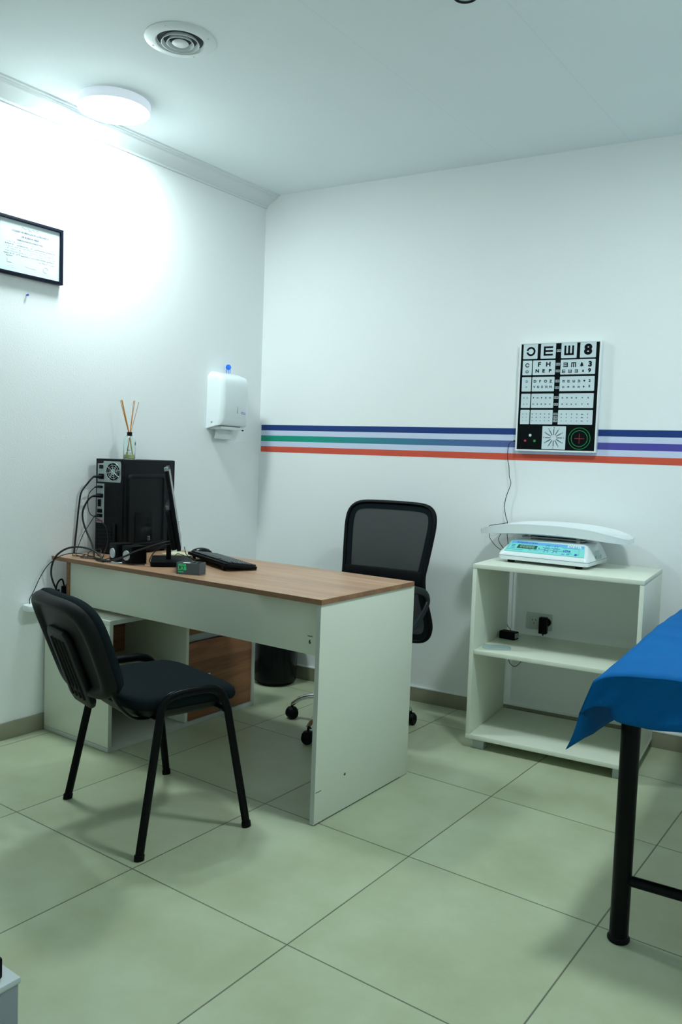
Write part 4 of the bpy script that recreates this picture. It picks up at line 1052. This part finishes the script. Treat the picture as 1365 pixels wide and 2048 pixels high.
for k, (lb, P_) in enumerate((('thin black cable zigzagging along the left end of the desk top', [(0.05, -1.28, 0.777), (0.10, -1.31, 0.777), (0.16, -1.285, 0.777), (0.19, -1.30, 0.80), (0.23, -1.27, 0.815), (0.27, -1.30, 0.79), (0.32, -1.315, 0.777)]),
                              ('thin black cable lying in a shallow wave in front of the tower', [(0.10, -1.25, 0.777), (0.16, -1.32, 0.777), (0.23, -1.30, 0.777), (0.29, -1.335, 0.777), (0.35, -1.345, 0.777)]),
                              ('thin black cable passing under the front speakers', [(0.14, -1.22, 0.777), (0.22, -1.25, 0.777), (0.29, -1.305, 0.777), (0.34, -1.328, 0.777), (0.40, -1.318, 0.777), (0.47, -1.310, 0.779), (0.52, -1.27, 0.778)]))):
    cable('loose_cable', lb, 'cable', P_, 0.0018)

# reed diffuser on the tower
rd = thing('reed_diffuser', 'glass reed diffuser with amber sticks standing on the computer tower', 'diffuser', (0.118, -1.030, DZ+H+0.0005)); t = rd
glass = mat('clear_glass', (0.92, 1.0, 0.98), 0.02, trans=1.0, ior=1.30)
b = BM(); lathe(b, [(0, 0.0), (0.024, 0.0), (0.0265, 0.003), (0.0265, 0.092), (0.022, 0.102), (0.013, 0.108), (0.011, 0.112), (0.009, 0.112), (0.011, 0.106), (0.020, 0.099), (0.0245, 0.090), (0.0245, 0.005), (0.022, 0.0035), (0, 0.0035)], 40)
fin('bottle', b, glass, t, ang=50)
b = BM(); lathe(b, [(0, 0.0042), (0.0238, 0.0042), (0.0238, 0.022), (0, 0.022)], 40); fin('liquid', b, mat('yellow_oil', (0.80, 0.78, 0.30), 0.15, alpha=0.85), t, ang=50)
b = BM(); lathe(b, [(0.0118, 0.1055), (0.0118, 0.1245), (0.009, 0.125), (0.006, 0.125)], 28); fin('cap', b, MT['black_plastic'], t, ang=40)
reed = mat('amber_reed', (0.62, 0.26, 0.045), 0.6)
vd = Vector((0.78, 0.62, 0)) # across the view
for k, (dx, top, r_) in enumerate(((-0.046, 0.268, 0.0014), (-0.040, 0.270, 0.0020), (-0.036, 0.269, 0.0020), (0.015, 0.268, 0.0013), (0.021, 0.270, 0.0014), (0.040, 0.262, 0.0013))):
    tip = vd*dx+Vector((0.006*((k % 3)-1), -0.006*((k % 3)-1), top)); mid = vd*(0.004*(k-2.5)/3)+Vector((0, 0, 0.115)); bot = mid+(mid-tip)*(0.108/(tip.z-mid.z))
    bb = Vector((bot.x, bot.y, 0.008)); l_ = Vector((bb.x, bb.y, 0)).length
    if l_ > 0.018: bb.x *= 0.018/l_; bb.y *= 0.018/l_
    b = BM(); tube(b, [bb, mid, tip], r_, 8); fin('reed', b, reed, t)
b = BM(); text_bm(b, 'ap', 0.014, Rz(math.radians(45)) @ Tr(0.0, -0.0270, 0.042) @ STAND); text_bm(b, 'AROMAS', 0.007, Rz(math.radians(45)) @ Tr(0, -0.0270, 0.028) @ STAND)
fin('printing', b, MT['ink'], t, smooth=False)
b = BM(); lathe(b, [(0, 0), (0.008, 0), (0.008, 0.0006), (0, 0.0006)], 20, M4=Tr(0.0195, 0.019, 0.073) @ Rz(math.radians(135)) @ STAND); fin('round_sticker', b, MT['ink'], t, smooth=False)

# ================================================================== SPEAKERS
def speaker(loc, rz, label, z=0.078):
    t = thing('speaker', label, 'speaker', loc, rz, 'desk speakers')
    b = BM(); prism(b, rrect(0, 0.072, 0, 0.080, 0.010, 5), 0.0, z); fin('cabinet', b, MT['black_plastic'], t, bev=0.002)
    b = BM(); lathe(b, [(0, 0.003), (0.012, 0.0035), (0.0185, 0.002), (0.0195, 0.004), (0.0205, 0.004), (0.021, 0.0)], 32, M4=Tr(0.036, 0.0, z*0.48) @ STAND)
    fin('driver', b, mat('silver_cone', (0.62, 0.68, 0.72), 0.45, 0.0), t, ang=50)
    return t
speaker((0.312, -1.290, DZ), -0.19, 'small black cube speaker nearer the tower, silver cone facing out')
speaker((0.405, -1.300, DZ), -0.02, 'small black cube speaker nearer the monitor, silver cone facing out', 0.075)
b = BM(); box(b, 0, 0.085, 0, 0.055, 0, 0.0012); o = fin('note_paper', b, MT['paper']); o.location = (0.350, -1.338, DZ+0.0003); o.rotation_euler = (0, 0, 0.25)
tag(o, 'white slip of paper on the desk edge under the speakers', 'paper')

# ================================================================== MONITOR
dv = Vector((-0.73, 0.68, 0)).normalized(); ang_m = math.atan2(dv.y, dv.x)
mn = thing('monitor', 'black flat monitor seen edge-on, facing the office chair', 'monitor', (0.560, -1.120, DZ), ang_m); t = mn
# local X runs from near edge (-) to far edge (+); local -Y ... screen faces local -Y? screen normal (0.68,0.73) = local -Y
TL = Tr(0, 0, 0.080) @ Rx(math.radians(-10))
def scr(name, prof_, m, parent=None, bev=0.003):
    pass
b = BM(); box(b, -0.235, 0.235, -0.008, 0.008, 0, 0.335, TL); mscr = fin('bezel', b, MT['black_plastic'], t, bev=0.003)
b = BM(); box(b, -0.222, 0.222, -0.0092, -0.0082, 0.014, 0.322, TL); fin('screen', b, MT['black_gloss'], mscr, smooth=False)
b = BM()
vs = []
for (z0, h, x) in ((0.008, 0.030, 0.215), (0.150, 0.030, 0.215)): pass
A = [(-0.228, 0.006), (0.228, 0.006), (0.228, 0.165), (0.205, 0.185), (-0.205, 0.185), (-0.228, 0.165)]
prism(b, A, -0.030, -0.006, TL @ Rx(PI/2)); fin('rear_housing', b, MT['black_plastic'], mscr, bev=0.006, seg=3)
b = BM(); box(b, -0.2352, -0.20, -0.0085, 0.0085, 0.318, 0.3356, TL); fin('corner_cap', b, MT['grey_plastic'], mscr, bev=0.003)
b = BM(); prism(b, [(-0.025, 0), (0.025, 0), (0.020, 0.05), (0.016, 0.17), (-0.016, 0.17), (-0.020, 0.05)], -0.010, 0.010, Tr(0, 0.043, 0.018) @ Rx(PI/2)); fin('neck', b, MT['black_plastic'], t, bev=0.003)
b = BM(); prism(b, rrect(-0.115, 0.115, -0.085, 0.085, 0.012, 5), 0.0, 0.020, Tr(0, 0.030, 0)); fin('base', b, MT['black_plastic'], t, bev=0.003)

# ================================================================== KEYBOARD, MOUSE, BOX
kb = thing('keyboard', 'black full size keyboard propped up on its rear feet', 'keyboard', (0.468, -0.985, DZ), -0.3935); t = kb
KW, KD = 0.425, 0.145
KT = Tr(0, 0, 0.0340) @ Rx(math.radians(-7.5))
b = BM(); prism(b, rrect(0, KW, 0, KD, 0.012, 5), -0.014, 0.0, KT); kbb = fin('case', b, MT['black_plastic'], t, bev=0.003)
for x in (0.04, KW-0.06):
    b = BM(); box(b, x, x+0.022, 0.008, 0.016, 0.0, 0.020); fin('rear_foot', b, MT['black_plastic'], t, bev=0.001)
keym = mat('black_keycap', (0.02, 0.025, 0.028), 0.35)
b = BM(); nkeys = 0
legend = BM()
for r in range(6):
    y0 = 0.016+r*0.0205+(0.004 if r else 0)
    for c in range(22):
        x0 = 0.012+c*0.0189
        if c in (15,) and r == 0: continue
        if 14.2 < c < 15 or (c in (14, 18) and r not in (9,)): pass
        gap = 0.004 if c >= 15 else 0
        if c >= 19: gap = 0.008
        if x0+gap+0.0165 > KW-0.008: continue
        if r == 5 and 4 <= c <= 9: continue
        vs = box(b, x0+gap, x0+gap+0.0162, y0, y0+0.0172, 0.0005, 0.0065, KT)
        for v in vs[4:]:
            pass
        box(legend, x0+gap+0.004, x0+gap+0.0085, y0+0.009, y0+0.0135, 0.0066, 0.0068, KT)
box(b, 0.012+4*0.0189, 0.012+10*0.0189-0.002, 0.016+5*0.0205+0.004, 0.016+5*0.0205+0.0212, 0.0005, 0.0065, KT)
fin('keys', b, keym, t, bev=0.0012, seg=1)
fin('key_legends', legend, mat('legend_grey', (0.55, 0.6, 0.62), 0.6), t, smooth=False)

ms = thing('mouse', 'black computer mouse behind the keyboard', 'mouse', (0.435, -0.868, DZ), -0.75); t = ms
b = BM(); rings_solid(b, sup(0.062, 0.112, 2.6, 40), [(0, 0), (0.93, 0.0), (1.0, 0.006), (0.98, 0.016), (0.88, 0.026), (0.68, 0.034), (0.4, 0.038), (0, 0.039)], lambda c: Vector((c.x, c.y, c.z*(1-0.9*(c.y/0.075)**2*0.6+c.y*0.5)))); fin('shell', b, MT['black_gloss'], t, ang=70)
b = BM(); lathe(b, [(0.006, -0.003), (0.008, 0), (0.006, 0.003)], 16, M4=Tr(0, 0.030, 0.027) @ Ry(PI/2)); fin('scroll_wheel', b, MT['grey_plastic'], t)
cable('mouse_cable', 'thin black mouse cord looping on the desk below the monitor', 'cord', [(0.402, -0.905, 0.783), (0.385, -0.95, 0.779), (0.400, -0.995, 0.779), (0.455, -1.030, 0.800), (0.56, -1.075, 0.801), (0.650, -1.12, 0.803), (0.70, -1.165, 0.81), (0.68, -1.19, 0.83), (0.66, -1.185, 0.86)], 0.0016)

cb = thing('card_box', 'small grey open box with green MEGA LAB lettering near the desk edge', 'box', (0.772, -1.3308, DZ), 0.3867); t = cb
W, D, H = 0.097, 0.0605, 0.0445
b = BM(); th = 0.003
box(b, 0, W, 0, th, 0, H); box(b, 0, W, D-th, D, 0, H); box(b, 0, th, th, D-th, 0, H); box(b, W-th, W, th, D-th, 0, H); box(b, th, W-th, th, D-th, 0, 0.004)
fin('body', b, MT['grey_card'], t, bev=0.0004, seg=1)
b = BM(); box(b, 0.045, 0.048, th, D-th, 0.004, H-0.003); box(b, 0.064, 0.067, th, D-th, 0.004, H-0.002); fin('divider', b, MT['grey_card'], t, bev=0.0003, seg=1)
b = BM(); box(b, 0.006, 0.043, 0.008, D-0.008, 0.005, H-0.006); box(b, 0.014, 0.041, 0.016, 0.042, H-0.006, H-0.003); fin('cards', b, MT['paper'], t, bev=0.0005, seg=1)
b = BM()
text_bm(b, 'MEGA', 0.0128, Tr(0.0245, -0.0002, 0.0362) @ STAND, bold=0.0007, sx=0.98)
for i_, ch_ in enumerate('LAB'): text_bm(b, ch_, 0.0185, Tr(0.0115+i_*0.0128, -0.0002, 0.0225) @ STAND, bold=0.0011, sx=0.95)
text_bm(b, 'BAHIA', 0.0066, Tr(0.0195, -0.0002, 0.0095) @ STAND, bold=0.0004, sx=1.15)
fin('lettering', b, MT['green_print'], t, smooth=False)

# sanitiser bottle behind the monitor, pads of paper
sb = thing('pump_bottle', 'clear pump bottle with a blue label behind the monitor', 'bottle', (0.262, -0.872, DZ)); t = sb
b = BM(); lathe(b, [(0, 0), (0.028, 0), (0.031, 0.004), (0.031, 0.085), (0.024, 0.102), (0.012, 0.110), (0.012, 0.118), (0, 0.118)], 36); fin('body', b, mat('cloudy_bottle', (0.72, 0.80, 0.84), 0.2), t, ang=50)
b = BM(); lathe(b, [(0.0313, 0.018), (0.0316, 0.018), (0.0316, 0.045), (0.0313, 0.045)], 36, annulus=True); fin('label', b, MT['ink_blue'], t)
b = BM(); lathe(b, [(0.013, 0.116), (0.013, 0.130), (0.005, 0.132), (0.005, 0.148), (0.010, 0.148), (0.010, 0.156), (0, 0.156)], 20); tube(b, [(0, 0, 0.152), (0.035, 0.0, 0.150)], 0.004, 8); fin('pump', b, MT['white_plastic'], t, ang=40)
b = BM(); box(b, 0, 0.15, 0, 0.10, 0, 0.008); o = fin('note_pad', b, MT['cream_paper'], bev=0.001); o.location = (0.30, -0.985, DZ+0.0003); o.rotation_euler = (0, 0, 0.2)
tag(o, 'cream note pad lying between the monitor and the mouse', 'note pad')

# ================================================================== POWER STRIP & WALL BOX
ps = thing('power_strip', 'black power strip with plugs on top of the low cabinet behind the visitor chair', 'power strip', (0.012, -1.385, 0.5497)); t = ps
b = BM(); box(b, 0, 0.050, 0, 0.20, 0, 0.052); fin('body', b, MT['black_plastic'], t, bev=0.004)
b = BM(); tube(b, [(0.03, 0.03, 0.052), (0.03, 0.03, 0.075)], 0.014, 12); tube(b, [(0.022, 0.075, 0.052), (0.022, 0.075, 0.085)], 0.013, 12)
tube(b, [(0.022, 0.075, 0.085), (0.03, 0.06, 0.115), (0.04, 0.04, 0.118), (0.048, 0.02, 0.10), (0.050, 0.01, 0.06)], 0.0035, 8, smooth=5)
fin('plugs', b, MT['black_plastic'], t)
wbx = thing('wall_box', 'white oval electrical box on the left wall behind the visitor chair', 'wall box', (0.0, -1.445, 0.548)); t = wbx
b = BM(); rings_solid(b, sup(0.085, 0.125, 2.8, 48), [(0, 0), (0.96, 0), (1.0, 0.003), (1.0, 0.020), (0.97, 0.024), (0, 0.025)], None, Tr(0.0435, 0, 0)); fin('body', b, MT['white_plastic'], t, ang=50)
b = BM(); box(b, 0.025, 0.050, -0.012, 0.022, 0.0248, 0.0262); fin('cover', b, MT['white_plastic'], t, bev=0.0005)

# ================================================================== PAPER TOWEL DISPENSER
pt = thing('towel_dispenser', 'white paper towel dispenser on the left wall near the corner', 'dispenser', (0, -0.318, 1.378)); t = pt
def disp_cover():
    b = BM(); W2 = 0.108; H = 0.300
    lv = []
    for k in range(13):
        s = k/12; z = 0.0+H*s
        dpt = 0.100+0.014*math.sin(PI*min(1, s*1.1)*0.8)
        if s > 0.86: dpt *= max(0.30, math.sqrt(max(0, 1-((s-0.86)/0.14)**2)))*1.0
        wd = W2*(1-0.03*s)
        if s > 0.92: wd *= 1-0.22*((s-0.92)/0.08)**2
        z0 = z
        lv.append((z0, wd, dpt))
    R = []
    for z, wd, dp in lv:
        pts = [(0.0, -wd), (0.0, wd)]
        rr = min(0.030, dp*0.45)
        arc = []
        for i in range(7): a = math.radians(90-15*i); arc.append((dp-rr+rr*math.cos(a)*1.0, wd-rr+rr*math.sin(a)))
        arc2 = [(x, -y) for x, y in reversed(arc)]
        mid = [(dp+0.008*(1-(q/2)**2)*0, y) for q, y in ()]
        ring = [(0.0, -wd), *[(x, y) for x, y in [(0.0, -wd)][0:0]], (0.0, wd)]
        ring = [(0.0, wd)]+arc+arc2+[(0.0, -wd)]
        cut = 0.030*(1-min(1, (z/0.001)))
        R.append([b.verts.new((x, y, z)) for x, y in ring])
    # bottom ring: rises towards the middle front (finger cut-out)
    for v in R[0]: v.co.z = 0.022*min(1, v.co.x/0.05)*(1-abs(v.co.y/W2)**6*0.3)
    for A, B in zip(R, R[1:]):
        for j in range(len(A)): k = (j+1) % len(A); b.faces.new((A[j], A[k], B[k], B[j]))
    b.faces.new(list(reversed(R[0]))); b.faces.new(R[-1]); return b
fin('cover', disp_cover(), MT['white_gloss'], t, ang=50)
b = BM(); box(b, 0.002, 0.088, -0.085, 0.088, -0.004, 0.012); fin('tray', b, MT['white_plastic'], t, bev=0.003)
b = BM(); box(b, 0.1085, 0.1125, 0.010, 0.0135, 0.085, 0.150); fin('level_window', b, MT['grey_plastic'], t, bev=0.0005)
b = BM()
for k in range(2): tube(b, [(0.1115, 0.040, 0.094-k*0.008), (0.1118, 0.055, 0.092-k*0.008), (0.1114, 0.068, 0.090-k*0.007), (0.109, 0.078, 0.091-k*0.007)], 0.0011, 6)
fin('logo', b, MT['ink_blue'], t)
b = BM(); lathe(b, [(0, 0), (0.005, 0), (0.005, 0.001), (0, 0.001)], 16, M4=Tr(0.040, -0.1080, 0.032) @ STAND); fin('keyhole', b, MT['grey_plastic'], t)
b = BM(); box(b, 0.086, 0.092, 0.074, 0.084, -0.007, 0.0); fin('catch', b, MT['black_plastic'], t, bev=0.001)
b = BM(); NP = 10; rows = []
for j in range(NP+1):
    s = j/NP; rows.append([b.verts.new((0.045-0.012*s+0.003*math.sin(u*7), -0.078+0.125*u, -0.002-0.052*s-0.003*u)) for u in [i/8 for i in range(9)]])
for A, B in zip(rows, rows[1:]):
    for i in range(8): b.faces.new((A[i], A[i+1], B[i+1], B[i]))
pw_ = fin('paper_towel', b, MT['paper'], t); sm = pw_.modifiers.new('thickness', 'SOLIDIFY'); sm.thickness = 0.0012
bk = thing('dispenser_key', 'small blue plastic key standing on the paper towel dispenser', 'key', (0.030, -0.300, 1.677))
b = BM(); lathe(b, [(0, -0.0015), (0.0145, -0.0015), (0.0145, 0.0015), (0, 0.0015)], 28, M4=Tr(0, 0, 0.033) @ Rz(math.radians(50)) @ STAND)
fin('head', b, MT['blue_plastic'], bk, bev=0.0005)
b = BM()
for dx in (-0.009, 0, 0.009): box(b, dx-0.0018, dx+0.0018, -0.0015, 0.0015, 0.001, 0.024, Rz(math.radians(50)))
fin('prongs', b, MT['blue_plastic'], bk, bev=0.0004)

# ================================================================== FRAMED CERTIFICATE
fc = thing('framed_certificate', 'framed certificate in a dark frame high on the left wall', 'picture frame', (0.021, -1.638, 1.947), PI/2); t = fc
FW, FH = 0.309, 0.234                 # local x runs along +y of the room; local -y points out into the room... (rz=+90)
fr_mitre('frame', FW, FH, 0.013, -0.004, 0.020, mat('dark_navy_frame', (0.003, 0.006, 0.018), 0.45, noise=0.3, nscale=120, spec=0.2), t)
bx('certificate', 0.012, FW-0.012, 0.006, 0.010, 0.012, FH-0.012, mat('certificate_paper', (0.66, 0.75, 0.78), 0.4), t, bev=0)
b = BM(); YT = 0.0055
def ct(s, x, z, sz, bold=0.0, sx=1.0): text_bm(b, s, sz, Tr(x, YT, z) @ STAND, depth=0.00015, bold=bold, sx=sx)
ct('COLEGIO DE MEDICOS DE LA PROVINCIA', FW/2+0.002, FH-0.054, 0.0098, 0.00015, 0.94)
ct('DE BUENOS AIRES', FW/2, FH-0.072, 0.0098, 0.00015)
ct('HABILITACION DE CONSULTORIO', FW/2, FH-0.088, 0.0078, 0.0001)
tube(b, [(FW/2-0.04+0.08*i/20, YT, FH-0.036+0.004*math.sin(i*1.1)) for i in range(21)], 0.0004, 4)
tube(b, [(FW/2-0.010+0.02*i/10, YT, FH-0.042+0.003*math.cos(i*1.6)) for i in range(11)], 0.0004, 4)
rnd = random.Random(3)
def squiggle(x0, x1, z, amp, w_):
    x = x0; P_ = []
    k = 0
    while x < x1:
        P_.append((x, YT, z+amp*(rnd.random()-0.35)*(1 if k % 2 else -0.6))); x += 0.0019; k += 1
        if rnd.random() < 0.13:
            if len(P_) > 1: tube(b, P_, w_, 4)
            P_ = []; x += 0.0025
    if len(P_) > 1: tube(b, P_, w_, 4)
for k in range(7):
    squiggle(0.035+(0.012 if k == 0 else 0), FW-0.034, FH-0.101-k*0.0095, 0.0055, 0.00028 if k not in (1, 5) else 0.00045) if k < 6 else squiggle(0.035, 0.075, FH-0.101-k*0.0095, 0.005, 0.0004)
squiggle(FW-0.12, FW-0.034, FH-0.160, 0.005, 0.0004)
fin('writing', b, MT['ink_soft'], t, smooth=False)
b = BM()
tube(b, [(0.050, YT, 0.066), (0.051, YT, 0.048), (0.056, YT, 0.050), (0.072, YT, 0.050)], 0.0004, 4)
tube(b, [(0.13, YT, 0.046), (0.15, YT, 0.042), (0.185, YT, 0.042)], 0.0003, 4)
tube(b, [(FW-0.080+0.012*math.cos(a), YT, 0.048+0.011*math.sin(a)) for a in [i*0.5 for i in range(12)]], 0.0004, 4)
for x0 in (0.045, 0.13, FW-0.10): squiggle(x0, x0+0.04, 0.030, 0.0018, 0.0002)
fin('signatures', b, mat('faint_ink', (0.36, 0.44, 0.50), 0.7), t, smooth=False)
nl = thing('wall_nail', 'small dark screw in the left wall below the framed certificate', 'nail', (0.0, -1.4886, 1.880))
b = BM(); lathe(b, [(0.0018, 0), (0.0018, 0.008), (0.0045, 0.008), (0.0045, 0.011), (0, 0.0115)], 14, M4=Ry(PI/2)); fin('head', b, MT['ink_blue'], nl)

# ================================================================== GREY BIN AT THE LOWER LEFT
gb = thing('equipment_case', 'light grey plastic case with a black top at the lower left corner', 'case', (1.857, -2.69, 0)); t = gb
b = BM(); box(b, -0.36, 0.0, -0.34, 0.0, 0.105, 0.295); fin('body', b, MT['grey_plastic'], t, bev=0.006, seg=3)
b = BM(); box(b, -0.362, 0.002, -0.342, 0.002, 0.288, 0.300); fin('rim', b, mat('light_grey_rim', (0.50, 0.56, 0.58), 0.35), t, bev=0.003)
b = BM(); box(b, -0.34, -0.020, -0.32, -0.020, 0.299, 0.338); fin('top', b, MT['black_plastic'], t, bev=0.004)
b = BM(); box(b, -0.22, -0.12, -0.20, -0.08, 0.338, 0.352); fin('handle', b, MT['black_plastic'], t, bev=0.004)
for x in (-0.34, -0.05):
    for y in (-0.32, -0.05): bx('foot', x, x+0.035, y, y+0.035, 0.0, 0.106, MT['black_plastic'], t)
